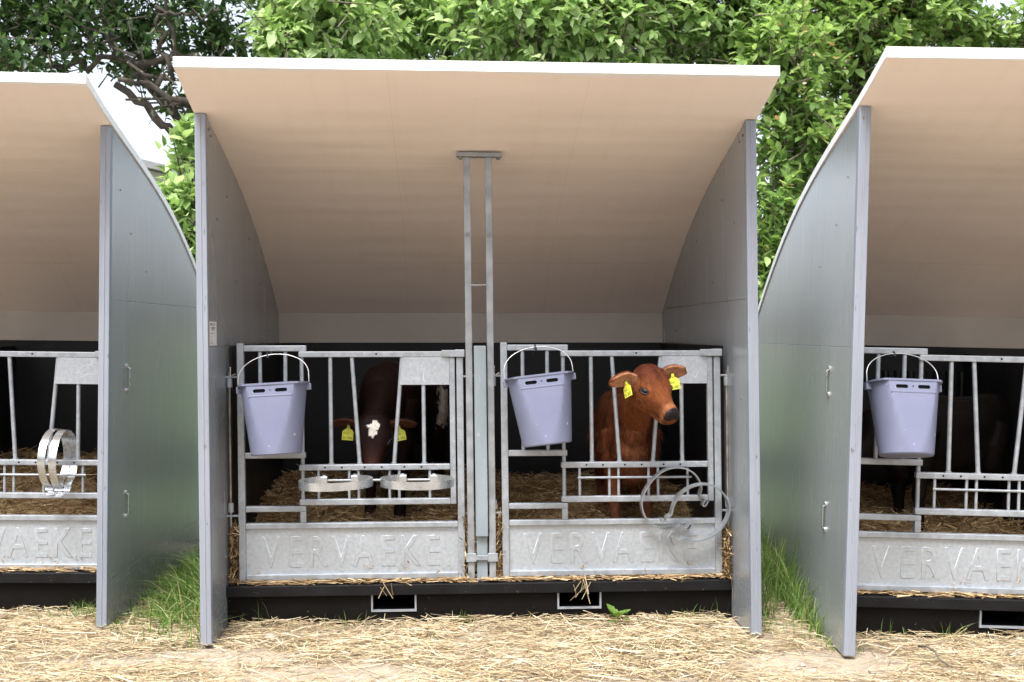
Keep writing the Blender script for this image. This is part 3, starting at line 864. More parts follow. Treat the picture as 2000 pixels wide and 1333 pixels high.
# ------------------------------------------------------------------ straw
def straw_mesh(name, P, yaw, pitch, L, W, bend):
    """P (n,3) centres; each straw a creased strip of 9 points"""
    n = len(P)
    d = np.stack([np.cos(yaw) * np.cos(pitch), np.sin(yaw) * np.cos(pitch), np.sin(pitch)], 1)
    s = np.stack([-np.sin(yaw), np.cos(yaw), np.zeros(n)], 1)
    roll = rng.uniform(-0.9, 0.9, n)
    up = np.cross(d, s)
    sw = s * np.cos(roll)[:, None] + up * np.sin(roll)[:, None]
    uw = np.cross(d, sw)
    V = np.zeros((n, 9, 3))
    for a, t in enumerate((-0.5, rng.uniform(-0.12, 0.12), 0.5)):
        c = P + d * (L * t)[:, None] + (s * (bend * (0.25 - t * t))[:, None] + up * (np.abs(bend) * 0.4 * (0.25 - t * t))[:, None])
        for b, q in enumerate((-1, 0, 1)):
            V[:, a * 3 + b] = c + sw * (W * q * 0.5)[:, None] + uw * (W * (0.45 if q == 0 else 0.0))[:, None]
    base = (np.arange(n) * 9)[:, None]
    quads = [base + np.array([[0, 1, 4, 3]]), base + np.array([[1, 2, 5, 4]]), base + np.array([[3, 4, 7, 6]]), base + np.array([[4, 5, 8, 7]])]
    return np_mesh(name, V.reshape(-1, 3), [np.concatenate(quads)])

def in_hut(h, x, y):
    q = h.M.inverted() @ Vector((x, y, 0))
    return q

def scatter_ground_straw():
    patches = [(-0.72, 4.16, 0.42, 0.12), (1.33, 4.28, 0.36, 0.14), (-1.22, 4.36, 0.30, 0.13), (0.35, 4.02, 0.5, 0.05), (-1.55, 4.28, 0.3, 0.08),
               (2.3, 4.16, 0.25, 0.06)]
    pts = []
    tries = 0
    while len(pts) < 62000 and tries < 330000:
        tries += 1
        x, y = random.uniform(-3.4, 3.4), 3.3 + 2.1 * random.random() ** 1.15
        p = 1.0
        for cx, cy, rx, ry in patches:
            e = ((x - cx) / rx) ** 2 + ((y - cy) / ry) ** 2
            if e < 2.2:
                p = min(p, 0.10 + 0.55 * max(0, e - 0.5))
        ok = True
        for h in (HC, HL, HR):
            q = in_hut(h, x, y)
            if q.y > 0.30 and abs(q.x) < 1.23: ok = False
            if q.y > 0.0 and 1.15 < abs(q.x) < 1.26: ok = False
        if not ok: continue
        inside = any(abs(in_hut(h, x, y).x) < 1.2 for h in (HC, HL, HR))
        if not inside and y > 4.55: p *= 0.5
        if noise.noise((x * 2.3, y * 3.1, 7.7)) < -0.12: p *= 0.6
        if random.random() > p: continue
        pts.append((x, y))
    P = np.array([(x, y, ground_height(x, y)) for x, y in pts])
    n = len(P)
    P[:, 2] += 0.003 + rng.random(n) ** 1.6 * 0.036
    near = np.array([max(0.0, 1 - abs(in_hut(HC, x, y).y - 0.24) / 0.12) if abs(in_hut(HC, x, y).x) < 1.17 else 0 for x, y in pts])
    P[:, 2] += near * 0.02 * rng.random(n)
    yaw = rng.uniform(0, 2 * np.pi, n)
    side = rng.random(n) < 0.5
    yaw[side] = rng.normal(0.0, 0.55, side.sum())
    L = np.where(rng.random(n) < 0.45, rng.uniform(0.012, 0.05, n), rng.gamma(3.2, 0.026, n) + 0.022)
    W = rng.uniform(0.0014, 0.0045, n)
    me = straw_mesh('loose_straw', P, yaw, rng.normal(0, 0.11, n), L, W, rng.normal(0, 0.10, n) * L)
    o = link('loose_straw', me, 'straw')
    tag(o, 'loose pale straw strewn over the soil in front of the hutches', 'straw', kind='stuff')
scatter_ground_straw()

def bedding(h, u0, u1, label, hfun, count, front=0.40, ledge=None, heaps=()):
    k = h.k
    us, vs = np.linspace(u0, u1, 22), np.linspace(front, LEN - 0.03, 26)
    f = lambda u, v: 0.185 + hfun(u, v) + 0.05 * noise.noise((u * 4, v * 4, 1.0 + h.k * 50))
    V = [(u, v, f(u, v) - 0.022) for v in vs for u in us]
    nu = len(us)
    i, j = np.meshgrid(np.arange(nu - 1), np.arange(len(vs) - 1))
    a = (j * nu + i).ravel()
    base = np.array(V)
    P = np.stack([rng.uniform(u0 + .02, u1 - .02, count), rng.uniform(front - 0.01, LEN - 0.06, count), np.zeros(count)], 1)
    P[:, 2] = [f(u, v) for u, v, _ in P]
    P[:, 2] += rng.random(count) ** 1.5 * 0.05 - 0.012
    pit = rng.normal(0, 0.3, count)
    if ledge:
        m = ledge
        Q = np.stack([rng.uniform(u0, u1, m), 0.300 + 0.10 * rng.random(m) ** 0.9, 0.186 + 0.016 * rng.random(m)], 1)
        P = np.concatenate([P, Q]); pit = np.concatenate([pit, rng.normal(-0.02, 0.09, m)])
    for (a0, a1, b0, b1, z0, z1, m) in heaps:
        Q = np.stack([rng.uniform(a0, a1, m), rng.uniform(b0, b1, m), z0 + (z1 - z0) * rng.random(m) ** 1.4], 1)
        P = np.concatenate([P, Q]); pit = np.concatenate([pit, rng.normal(-0.5, 0.6, m)])
    n = len(P)
    yaw = rng.uniform(0, 2 * np.pi, n)
    L = rng.gamma(3.0, 0.022, n) + 0.02
    if ledge:
        lz = slice(count, count + ledge)
        yaw[lz] = rng.normal(0, 0.4, ledge); L[lz] = rng.uniform(0.02, 0.09, ledge)
    hz = slice(count + (ledge or 0), n)
    yaw[hz] = rng.normal(1.57, 0.5, n - hz.start) ; L[hz] = rng.uniform(0.03, 0.10, n - hz.start)
    me0 = straw_mesh('tmp', P, yaw, pit, L, rng.uniform(0.0022, 0.006, n), rng.normal(0, 0.12, n) * L)
    ns = n * 9
    SV = np.zeros(ns * 3, np.float32); me0.vertices.foreach_get('co', SV)
    SF = np.zeros(n * 4 * 4, np.int32); me0.loops.foreach_get('vertex_index', SF)
    bpy.data.meshes.remove(me0)
    allV = np.concatenate([base, SV.reshape(-1, 3)])
    allF = np.concatenate([np.stack([a, a + 1, a + nu + 1, a + nu], 1), SF.reshape(-1, 4) + len(base)])
    allV[:, 0] += k * allV[:, 2]
    o = link('straw_bedding', np_mesh('straw_bedding', allV, [allF]), 'bedstraw')
    o.matrix_world = h.M
    tag(o, label, 'straw', kind='stuff')
    return o
sm = lambda t: max(0.0, min(1.0, t))
bedding(HC, -1.165, -0.02, 'straw bedding in the left pen of the middle hutch', lambda u, v: 0.03 + 0.27 * sm((v - .42) / 1.0), 10000, ledge=650,
        heaps=[(-1.168, -1.135, 0.33, 0.40, 0.19, 0.46, 230), (-0.088, -0.075, 0.345, 0.40, 0.19, 0.5, 120)])
bedding(HC, 0.02, 1.165, 'straw bedding around the brown calf legs', lambda u, v: 0.03 + 0.24 * sm((v - .42) / 1.0), 10000, ledge=650,
        heaps=[(1.150, 1.168, 0.30, 0.40, 0.19, 0.43, 420), (0.072, 0.09, 0.345, 0.40, 0.19, 0.52, 130)])
bedding(HL, 0.02, 1.165, 'straw bedding in the left hutch', lambda u, v: 0.03 + 0.34 * sm((v - .42) / 0.8) * sm((1.05 - u) / 0.35), 7000, ledge=500)
bedding(HR, -1.165, -0.02, 'straw bedding in the right hutch around dark legs', lambda u, v: 0.03 + 0.22 * sm((v - .42) / 1.0), 7000, ledge=500)

# straw hanging over the black lip
def lip_straws():
    data = []
    for (u, m) in ((0.445, 6), (0.50, 2), (-0.42, 4), (0.9, 1)):
        for _ in range(m):
            data.append((u + random.gauss(0, 0.022), 0.292 + random.uniform(-.008, 0.004), 0.16 + random.uniform(-0.035, 0.02), random.uniform(-1.4, -0.7), random.uniform(0.05, 0.13)))
    data.append((1.172, 0.288, 0.14, -1.5, 0.10))
    P = np.array([d[:3] for d in data]); n = len(P)
    me = straw_mesh('hanging_straw', P, rng.uniform(-0.9, 0.9, n) + np.where(rng.random(n) < .5, 0, np.pi), np.array([d[3] for d in data]), np.array([d[4] for d in data]),
                    rng.uniform(0.003, 0.006, n), rng.normal(0, 0.01, n))
    o = link('hanging_straw', me, 'straw')
    o.matrix_world = HC.M
    tag(o, 'wisps of straw hanging over the black base lip', 'straw', kind='stuff')
lip_straws()

# ------------------------------------------------------------------ grass
def grass_mesh(name, P, Hh, lean_dir, lean, W):
    n = len(P)
    yaw = rng.uniform(0, 2 * np.pi, n)
    s = np.stack([np.cos(yaw), np.sin(yaw), np.zeros(n)], 1)
    ld = np.stack([np.cos(lean_dir), np.sin(lean_dir), np.zeros(n)], 1)
    V = np.zeros((n, 9, 3))
    for a, t in enumerate((0, 0.35, 0.7, 1.0)):
        c = P + ld * (Hh * lean * t * t)[:, None] + np.array([0, 0, 1.0]) * (Hh * (t - 0.35 * lean * t * t))[:, None]
        w = W * (1.0, 0.9, 0.6, 0)[a]
        if a < 3:
            V[:, a * 2] = c - s * (w * .5)[:, None]; V[:, a * 2 + 1] = c + s * (w * .5)[:, None]
        else:
            V[:, 6] = c
    V = V[:, :7]
    base = (np.arange(n) * 7)[:, None]
    quads = np.concatenate([base + np.array([[0, 1, 3, 2]]), base + np.array([[2, 3, 5, 4]])])
    tris = base + np.array([[4, 5, 6]])
    return np_mesh(name, V.reshape(-1, 3), [quads, tris])

def gap_points(hl, hr, n, vmax, dens):
    """points on the ground between two neighbouring hutches"""
    out = []
    while len(out) < n:
        v = random.uniform(-0.10, vmax)
        A = hl.M @ Vector((OUT + 0.01, v, 0)); B = hr.M @ Vector((-OUT - 0.01, v, 0))
        t = random.random()
        p = A.lerp(B, t)
        if random.random() < dens(v, t) and noise.noise((p.x * 6, p.y * 6, 3.3)) > random.uniform(-0.5, 0.25):
            out.append((p.x, p.y, v, t))
    return out
g1 = gap_points(HL, HC, 2700, 1.6, lambda v, t: sm((v + 0.10) / 0.40) * (0.45 + 0.55 * t))
P = np.array([(x, y, ground_height(x, y)) for x, y, v, t in g1]); n = len(P)
tt = np.array([t for *_, t in g1]); vv = np.array([v for _, _, v, _ in g1])
Hh = (0.06 + 0.18 * tt * np.clip(vv / 0.5, 0.15, 1)) * rng.uniform(0.4, 1.9, n)
o = link('grass', grass_mesh('grass', P, Hh, rng.normal(3.6, 2.2, n), rng.uniform(0.1, 1.5, n), rng.uniform(0.004, 0.0085, n)), 'grass', smooth=180)
tag(o, 'long green grass in the gap left of the middle hutch', 'grass', kind='stuff')
g2 = gap_points(HC, HR, 1700, 1.6, lambda v, t: sm((v - 0.10) / 0.4) * (1.0 if t < 0.35 or t > 0.85 else 0.18))
P = np.array([(x, y, ground_height(x, y)) for x, y, v, t in g2]); n = len(P)
vv = np.array([v for _, _, v, _ in g2])
Hh = (0.06 + 0.23 * np.clip((vv - 0.15) / 0.6, 0, 1)) * rng.uniform(0.5, 1.5, n)
o = link('grass', grass_mesh('grass', P, Hh, rng.normal(0.2, 1.4, n), rng.uniform(0.1, 0.9, n), rng.uniform(0.003, 0.0065, n)), 'grass', smooth=180)
tag(o, 'long green grass in the gap right of the middle hutch', 'grass', kind='stuff')
# sparse blades along the bases and in the straw
pts = []
def tuft(x, y, m, r, h0):
    for _ in range(m):
        pts.append((x + random.gauss(0, r), y + random.gauss(0, r * 0.6), h0 * random.uniform(0.4, 1.3)))
for u, m, hh in ((-1.10, 6, .10), (-1.0, 8, .13), (-0.93, 5, .10), (-0.72, 5, .08), (-0.62, 8, .09), (-0.55, 5, .08), (-0.1, 22, .07), (0.06, 8, .07), (-0.2, 6, .05),
                 (0.18, 10, .06), (0.75, 6, .07), (0.92, 12, .09), (1.0, 10, .09), (1.08, 8, .10), (0.3, 6, .05), (-0.4, 5, .05)):
    p = HC.M @ Vector((u, 0.27, 0)); tuft(p.x, p.y, m, 0.03, hh)
for u, m, hh in ((-1.1, 8, .08), (-0.98, 7, .09), (-0.85, 8, .08), (-0.68, 18, .10), (-0.55, 8, .06)):
    p = HR.M @ Vector((u, 0.26, 0)); tuft(p.x, p.y, m, 0.03, hh)
for u, m, hh in ((0.95, 20, .06), (1.05, 60, .09), (1.12, 60, .10), (0.86, 12, .06)):
    p = HL.M @ Vector((u, 0.20, 0)); tuft(p.x, p.y, m, 0.045, hh)
for x, y in ((0.33, 4.45), (0.62, 4.5), (0.75, 4.42), (0.95, 4.5), (-0.95, 4.5), (-0.35, 4.6), (-0.6, 4.55), (1.28, 4.62), (1.38, 4.5), (1.2, 4.75), (-1.5, 4.5),
             (-1.62, 4.55), (-1.42, 4.6), (1.42, 4.45), (0.5, 4.4)):
    tuft(x, y, 22, 0.05, 0.045)
P = np.array([(x, y, ground_height(x, y)) for x, y, _ in pts]); n = len(P)
o = link('grass', grass_mesh('grass', P, np.array([p[2] for p in pts]), rng.uniform(0, 6.28, n), rng.uniform(0.1, 0.9, n), rng.uniform(0.0025, 0.005, n)), 'grass', smooth=180)
tag(o, 'sparse grass blades along the hutch bases and in the straw', 'grass', kind='stuff')

# ------------------------------------------------------------------ leaves, trees
LEAF_T = [0, 0.3, 0.66, 1.0]
LEAF_W = [0, 0.25, 0.20, 0]
def leaf_template(curl=0.16, fold=0.10):
    v = [(0, 0, 0)]
    for t, w in ((0.28, 0.24), (0.64, 0.235)):
        z = -curl * t * t
        v += [(t, -w, z + fold), (t, 0, z), (t, w, z + fold)]
    v.append((1.0, 0, -curl))
    f3 = [(0, 2, 1), (0, 3, 2), (4, 5, 7), (5, 6, 7)]
    f4 = [(1, 2, 5, 4), (2, 3, 6, 5)]
    return np.array(v, float), np.array(f3), np.array(f4)
LV, LF3, LF4 = leaf_template()

def leaves_mesh(name, pos, d, nrm, L):
    n = len(pos)
    d = d / np.linalg.norm(d, axis=1)[:, None]
    s = np.cross(nrm, d); s /= (np.linalg.norm(s, axis=1)[:, None] + 1e-9)
    u = np.cross(d, s)
    V = pos[:, None, :] + L[:, None, None] * (LV[None, :, 0:1] * d[:, None, :] + LV[None, :, 1:2] * s[:, None, :] + LV[None, :, 2:3] * u[:, None, :])
    b = (np.arange(n) * 8)[:, None, None]
    return np_mesh(name, V.reshape(-1, 3), [(b + LF3[None]).reshape(-1, 3), (b + LF4[None]).reshape(-1, 4)])
leaf_me = None
def single_leaf_mesh(mat):
    me = np_mesh('leaf', LV, [LF3, LF4])
    me.materials.append(M[mat])
    return me

def shoots(blobs, n_shoots, leaves_per, leaf_len, up=0.5, shell=0.55, twig_len=0.22, droop=0.25):
    """leafy shoots through ellipsoid blobs -> per-leaf arrays and twig paths"""
    wts = np.array([b[3] * b[4] * b[5] for b in blobs]) ** 0.75
    wts /= wts.sum()
    pos, dr, nr, ln, twigs = [], [], [], [], []
    for _ in range(n_shoots):
        b = blobs[rng.choice(len(blobs), p=wts)]
        q = rng.normal(size=3); q /= np.linalg.norm(q)
        r = 1 - shell * rng.random() ** 1.3
        c = np.array(b[:3]) + q * r * np.array(b[3:6])
        ax = q * 0.8 + np.array([0, -0.15, up]) + rng.normal(size=3) * 0.45
        ax /= np.linalg.norm(ax)
        tl = twig_len * rng.uniform(0.5, 1.4)
        t0 = c - ax * tl
        twigs.append((t0, c))
        a1 = np.cross(ax, [0.3, 0.2, 1.0]); a1 /= np.linalg.norm(a1) + 1e-9
        a2 = np.cross(ax, a1)
        m = max(3, int(leaves_per * rng.uniform(0.6, 1.4)))
        for i in range(m):
            t = (i + 0.5) / m
            ang = i * 2.4 + rng.uniform(-.3, .3)
            out = a1 * math.cos(ang) + a2 * math.sin(ang)
            dd = out * (0.95 - 0.45 * t) + ax * (0.35 + 0.6 * t) + np.array([0, 0, -droop * rng.random()])
            pos.append(t0 + ax * tl * (0.15 + 0.85 * t)); dr.append(dd)
            nn = ax * 0.6 + np.array([0, 0, 0.9]) + rng.normal(size=3) * 0.25
            nr.append(nn); ln.append(leaf_len * rng.uniform(0.42, 1.38) * (0.75 + 0.5 * math.sin(math.pi * min(1, t + 0.1))))
    return np.array(pos), np.array(dr), np.array(nr), np.array(ln), twigs

def limb_path(a, b, wob, n=8, sag=0.0):
    a, b = Vector(a), Vector(b)
    out = []
    for i in range(n):
        t = i / (n - 1)
        p = a.lerp(b, t)
        e = math.sin(math.pi * t)
        p += Vector((random.gauss(0, wob), random.gauss(0, wob), random.gauss(0, wob))) * e
        p.z += sag * e
        out.append(p)
    return out

def build_tree(label, base, height, blobs, n_shoots, leaves_per, leaf_len, mat, trunk_r, limbs, n_single=120, extra_twigs=True, withered=0, **kw):
    root = empty('broadleaf_tree', Matrix.Translation(base))
    tag(root, label, 'tree')
    B = Vector(base)
    pos, dr, nr, ln, twigs = shoots(blobs, n_shoots, leaves_per, leaf_len, **kw)
    tr = MB().tube(limb_path((0, 0, -0.1), (limbs[0][0] - B if limbs else Vector((0, 0, height))), 0.04), list(np.linspace(trunk_r, trunk_r * 0.7, 8)), 12)
    tk = obj('trunk', tr, 'bark', root, smooth=180)
    for a, b, r0, r1, wob in limbs:
        pth = limb_path(Vector(a) - B, Vector(b) - B, wob * 0.8, 12)
        obj('limb', MB().tube(pth, [q * random.uniform(0.85, 1.15) for q in np.linspace(r0 * .6, r1 * .6, 12)], 9), 'bark', tk, smooth=180)
    if extra_twigs:
        tw = MB()
        for t0, t1 in twigs[::2]:
            tw.tube([Vector(t0) - B - (Vector(t1) - Vector(t0)) * 0.6, Vector(t0) - B, Vector(t1) - B], [0.007, 0.005, 0.0025], 4, caps=False)
        tag(obj('twig_mass', tw, 'twigbark', root, smooth=180), kind='stuff')
    # nearest leaves in view become single leaves; the rest is one crown
    px = pos[:, 0] / pos[:, 1] * 2040 + 1000
    py = 650 - (pos[:, 2] - CAM_H) / pos[:, 1] * 2040
    score = ln / pos[:, 1]
    score[(px < 0) | (px > 2000) | (py < 0) | (py > 560)] = -1
    # hidden behind roofs
    hid = ((py > 150) & (px > 380) & (px < 1480)) | ((py > 165) & (px < 200)) | ((py > 105) & (px > 1745)) | ((py > 125) & (px > 340) & (px < 1525))
    score[hid] = -1
    score[pos[:, 1] > np.quantile(pos[:, 1], 0.45)] *= 0.3
    order = np.argsort(-score)[:n_single]
    order = order[score[order] > 0]
    lm = single_leaf_mesh(mat)
    dn = dr / np.linalg.norm(dr, axis=1)[:, None]
    for i in order:
        d = Vector(dn[i]); s = Vector(nr[i]).cross(d).normalized(); u = d.cross(s)
        mt = Matrix(((d.x, s.x, u.x, 0), (d.y, s.y, u.y, 0), (d.z, s.z, u.z, 0), (0, 0, 0, 1)))
        lo = bpy.data.objects.new('leaf', lm); COL.objects.link(lo)
        lo.parent = root
        lo.matrix_local = Matrix.Translation(Vector(pos[i]) - B) @ mt @ Matrix.Scale(float(ln[i]), 4)
    mask = np.ones(len(pos), bool); mask[order] = False
    cr = link('crown', leaves_mesh('crown', pos[mask] - np.array(base), dr[mask], nr[mask], ln[mask]), mat, root)
    tag(cr, kind='stuff')
    if withered:
        sel = rng.choice(len(twigs), withered)
        wp = np.concatenate([np.array([twigs[i][1] for i in sel]) + rng.normal(size=(withered, 3)) * 0.03 for _ in range(3)])
        m = len(wp)
        w = link('withered_blossom', leaves_mesh('withered_blossom', wp - np.array(base), rng.normal(size=(m, 3)) - np.array([0, 0, .3]), rng.normal(size=(m, 3)), rng.uniform(0.02, 0.045, m)), 'withered', root)
        tag(w, kind='stuff')
    return root

def pt(px, py, Y):
    return Vector(((px - 1000) / 2040 * Y, Y, CAM_H - (py - 650) / 2040 * Y))

# dark apple tree on the left, limbs visible against the sky
fork = pt(440, 330, 8.6)
Lb = [(fork, pt(300, 180, 8.4), .10, .06, .04), (pt(300, 180, 8.4), pt(200, 55, 8.2), .06, .03, .05), (fork, pt(225, 165, 8.3), .08, .045, .05),
      (pt(430, 210, 8.4), pt(230, 155, 8.0), .055, .03, .05), (pt(390, 110, 8.4), pt(90, 130, 8.2), .05, .03, .07), (pt(400, 210, 8.4), pt(245, 195, 8.2), .035, .018, .04),
      (pt(400, 240, 8.4), pt(270, 190, 8.2), .028, .010, .04), (pt(310, 190, 8.3), pt(310, 30, 8.1), .04, .022, .06), (pt(340, 140, 8.3), pt(330, -60, 8.0), .035, .02, .06),
      (pt(310, 30, 8.1), pt(430, 20, 7.9), .022, .010, .05), (pt(215, 90, 8.0), pt(190, -20, 7.9), .018, .009, .03), (pt(300, 150, 8.0), pt(120, 20, 8.0), .025, .012, .06),
      (pt(390, 235, 8.3), pt(300, 235, 8.1), .014, .005, .03), (pt(330, 170, 8.2), pt(290, 245, 8.0), .010, .004, .03),
      (pt(320, 130, 8.0), pt(340, 215, 7.9), .014, .006, .04), (pt(280, 120, 7.9), pt(250, 30, 7.8), .014, .006, .04), (pt(100, 130, 8.0), pt(60, 60, 7.9), .014, .006, .04)]
blobsL = [(*pt(80, 30, 8.3), 1.1, .7, .55), (*pt(250, 40, 8.6), .85, .7, .42), (*pt(430, 60, 8.8), .55, .5, .38), (*pt(-150, 20, 8.4), 1.0, .7, .6), (*pt(20, 100, 8.2), .5, .4, .25),
          (*pt(290, 130, 8.8), .55, .35, .22), (*pt(330, -80, 8.7), 1.2, .8, .45), (*pt(60, -130, 8.4), 1.5, .9, .6), (*pt(360, 190, 9.2), .3, .3, .2), (*pt(760, 40, 10.4), .9, .5, .8), (*pt(880, 60, 10.6), .7, .5, .8)]  # last two blobs: dark leaves added as a shaded hollow behind the middle tree
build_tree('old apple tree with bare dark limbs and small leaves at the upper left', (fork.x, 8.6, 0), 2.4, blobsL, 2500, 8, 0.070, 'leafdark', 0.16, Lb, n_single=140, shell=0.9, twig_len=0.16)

# bright leafy tree behind the middle hutch
cf = pt(800, 300, 9.3)
Cb = [(cf, pt(640, 60, 9.0), .07, .02, .06), (cf, pt(900, 30, 9.0), .07, .02, .06), (cf, pt(1150, 60, 9.1), .06, .02, .06), (cf, pt(700, -60, 9.2), .06, .02, .06), (cf, pt(380, 420, 8.8), .04, .012, .05)]
blobsC = [(*pt(640, 40, 8.6), .72, .6, .55), (*pt(800, 10, 9.9), .6, .5, .6), (*pt(1010, 40, 8.5), .75, .6, .5), (*pt(1180, 30, 8.6), .7, .6, .55), (*pt(1340, 40, 8.9), .7, .6, .6),
          (*pt(560, 90, 8.4), .35, .4, .3), (*pt(1000, -90, 9.0), 1.1, .9, .5), (*pt(1250, -80, 9.0), 1.4, .9, .5), (*pt(620, -60, 9.0), .6, .7, .4),
          (*pt(1100, 190, 9.2), 1.6, .6, .5), (*pt(700, 200, 9.2), 1.0, .6, .5)]
build_tree('bright green leafy tree above the middle hutch roof', (cf.x, 9.3, 0), 2.8, blobsC, 4200, 9, 0.097, 'leaf', 0.12, Cb, n_single=300, shell=0.6, droop=0.75)

# young suckers in the left gap
sf = pt(395, 560, 8.0)
Sb = [(sf, pt(335, 260, 7.9), .02, .006, .03), (sf, pt(370, 330, 7.8), .02, .006, .03), (sf, pt(350, 420, 7.8), .018, .005, .03)]
blobsS = [(*pt(362, 262, 8.0), .12, .15, .14), (*pt(345, 310, 8.1), .10, .15, .12), (*pt(335, 372, 8.0), .13, .2, .16), (*pt(318, 345, 8.3), .10, .15, .08), (*pt(372, 300, 8.0), .16, .2, .24), (*pt(360, 400, 7.9), .20, .25, .28), (*pt(385, 500, 7.9), .18, .25, .3), (*pt(420, 420, 8.0), .3, .3, .7), (*pt(395, 620, 7.9), .35, .35, .4), (*pt(330, 720, 8.2), .5, .4, .5), (*pt(430, 850, 8.2), .6, .4, .5)]
build_tree('young light green saplings in the gap left of the middle hutch', (sf.x, 8.0, 0), 1.6, blobsS, 640, 9, 0.105, 'leaf', 0.025, Sb, n_single=90, shell=0.9, up=0.9)

# tree on the right
rf = pt(1600, 420, 9.0)
Rb = [(rf, pt(1500, 200, 8.7), .06, .02, .06), (rf, pt(1700, 60, 8.9), .07, .02, .06), (rf, pt(1900, 50, 9.1), .05, .02, .08), (pt(1600, 395, 8.7), pt(1470, 412, 8.3), .022, .012, .03),
      (rf, pt(1560, -40, 9.2), .06, .02, .06), (pt(1580, 350, 8.8), pt(1480, 370, 8.4), .03, .012, .04)]
blobsR = [(*pt(1530, 110, 8.4), .45, .5, .5), (*pt(1560, 250, 8.4), .42, .45, .45), (*pt(1650, 60, 8.9), .6, .6, .55), (*pt(1780, 30, 9.0), .6, .6, .42), (*pt(1900, 70, 9.2), .4, .5, .22),
          (*pt(1520, 400, 8.4), .30, .4, .4), (*pt(1500, 520, 8.4), .3, .4, .4), (*pt(1610, 330, 8.7), .35, .4, .5), (*pt(1470, 30, 9.0), .6, .6, .6), (*pt(1700, -60, 9.1), 1.2, .8, .4),
          (*pt(1560, 620, 8.6), .5, .5, .5), (*pt(1700, 200, 9.1), .5, .5, .6), (*pt(2060, 60, 9.0), .45, .5, .5), (*pt(1990, 90, 9.4), .3, .4, .15), (*pt(1500, 760, 8.4), .7, .5, .5), (*pt(1620, 880, 8.4), .7, .5, .5)]
build_tree('tree with withered blossom in the gap right of the middle hutch', (rf.x, 9.0, 0), 2.2, blobsR, 4000, 9, 0.086, 'leafright', 0.11, Rb, n_single=280, shell=0.75, withered=260)

# ------------------------------------------------------------------ far house glimpsed in the left gap
def build_house():
    root = empty('farm_building', Matrix.Translation((-10.0, 27.0, 0)))
    tag(root, 'far building with a low grey roof glimpsed through the left gap', 'building')
    obj('wall', MB().prism([(-3.0, 0), (3.0, 0), (3.0, 4.98), (0, 5.70), (-3.0, 4.98)], 'y', 0, 7), 'housewall', root)
    pr = [(-3.6, 4.86), (0, 5.72), (3.6, 4.86), (3.6, 5.03), (0, 5.90), (-3.6, 5.03)]
    obj('roof', MB().prism(pr, 'y', -0.5, 7.5), 'houseroof', root)
    for x in (-1.6, 1.2):
        w = obj('window', MB().box(x - 0.55, x + 0.55, -0.06, -0.002, 1.2, 2.5), 'paper', root)
        obj('pane', MB().box(x - 0.47, x + 0.47, -0.075, -0.061, 1.28, 2.42), 'glass', w)
build_house()

# ------------------------------------------------------------------ added unseen barn behind the camera, holds back low sky light
def build_added_barn():
    root = empty('added_barn', Matrix.Translation((0, -11.0, 0)))
    tag(root, 'added unseen barn shape behind the camera, blocking low sky light', 'barn')
    obj('wall', MB().box(-22, 22, -10, 0, -0.1, 4.2), 'brick', root)
    obj('roof', MB().prism([(-10.6, 4.0), (0.6, 4.0), (0.6, 4.2), (-5.0, 7.2), (-10.6, 4.2)], 'x', -22.5, 22.5), 'houseroof', root)
    for x in (-16, -8, 0, 8, 16):
        w = obj('window', MB().box(x - 0.7, x + 0.7, 0.002, 0.08, 1.6, 2.6), 'paper', root)
        obj('pane', MB().box(x - 0.6, x + 0.6, 0.081, 0.09, 1.7, 2.5), 'glass', w)
    for x in (-12, 4, 12):
        d = obj('door', MB().box(x - 1.5, x + 1.5, 0.002, 0.10, 0, 3.0), 'doorwood', root)
        obj('handle', MB().box(x - 0.1, x + 0.1, 0.101, 0.14, 1.0, 1.15), 'bolt', d)
M['brick'] = noise_mat('old_brick', (0.17, 0.10, 0.075), (0.26, 0.16, 0.12), scale=6, rough=(0.8, 0.95), bump=0.01, bump_scale=20)
M['doorwood'] = noise_mat('dark_door_wood', (0.05, 0.035, 0.025), (0.09, 0.065, 0.045), scale=8, rough=(0.6, 0.8))
build_added_barn()

# ------------------------------------------------------------------ calves
MUZ = 0.77            # muzzle length factor of a young calf
def loft(mb, rings, n=22, pw=2.0):
    """rings: (centre, side, up, half width, top, bottom)"""
    vs = []
    for c, s, u, hw, tp, bt in rings:
        c, s, u = Vector(c), Vector(s).normalized(), Vector(u).normalized()
        for q in range(n):
            a = 2 * math.pi * q / n
            ca, sa = math.cos(a), math.sin(a)
            x = math.copysign(abs(ca) ** (2 / pw), ca) * hw
            y = math.copysign(abs(sa) ** (2 / pw), sa)
            y *= tp if y > 0 else bt
            vs.append(c + s * x + u * y)
    k = len(rings)
    fs = [(i * n + j, i * n + (j + 1) % n, (i + 1) * n + (j + 1) % n, (i + 1) * n + j) for i in range(k - 1) for j in range(n)]
    fs += [tuple(range(n - 1, -1, -1)), tuple((k - 1) * n + j for j in range(n))]
    mb.add(vs, fs)

def limb(mb, pts, n=14):
    mb.tube([p[:3] for p in pts], [p[3] for p in pts], n)

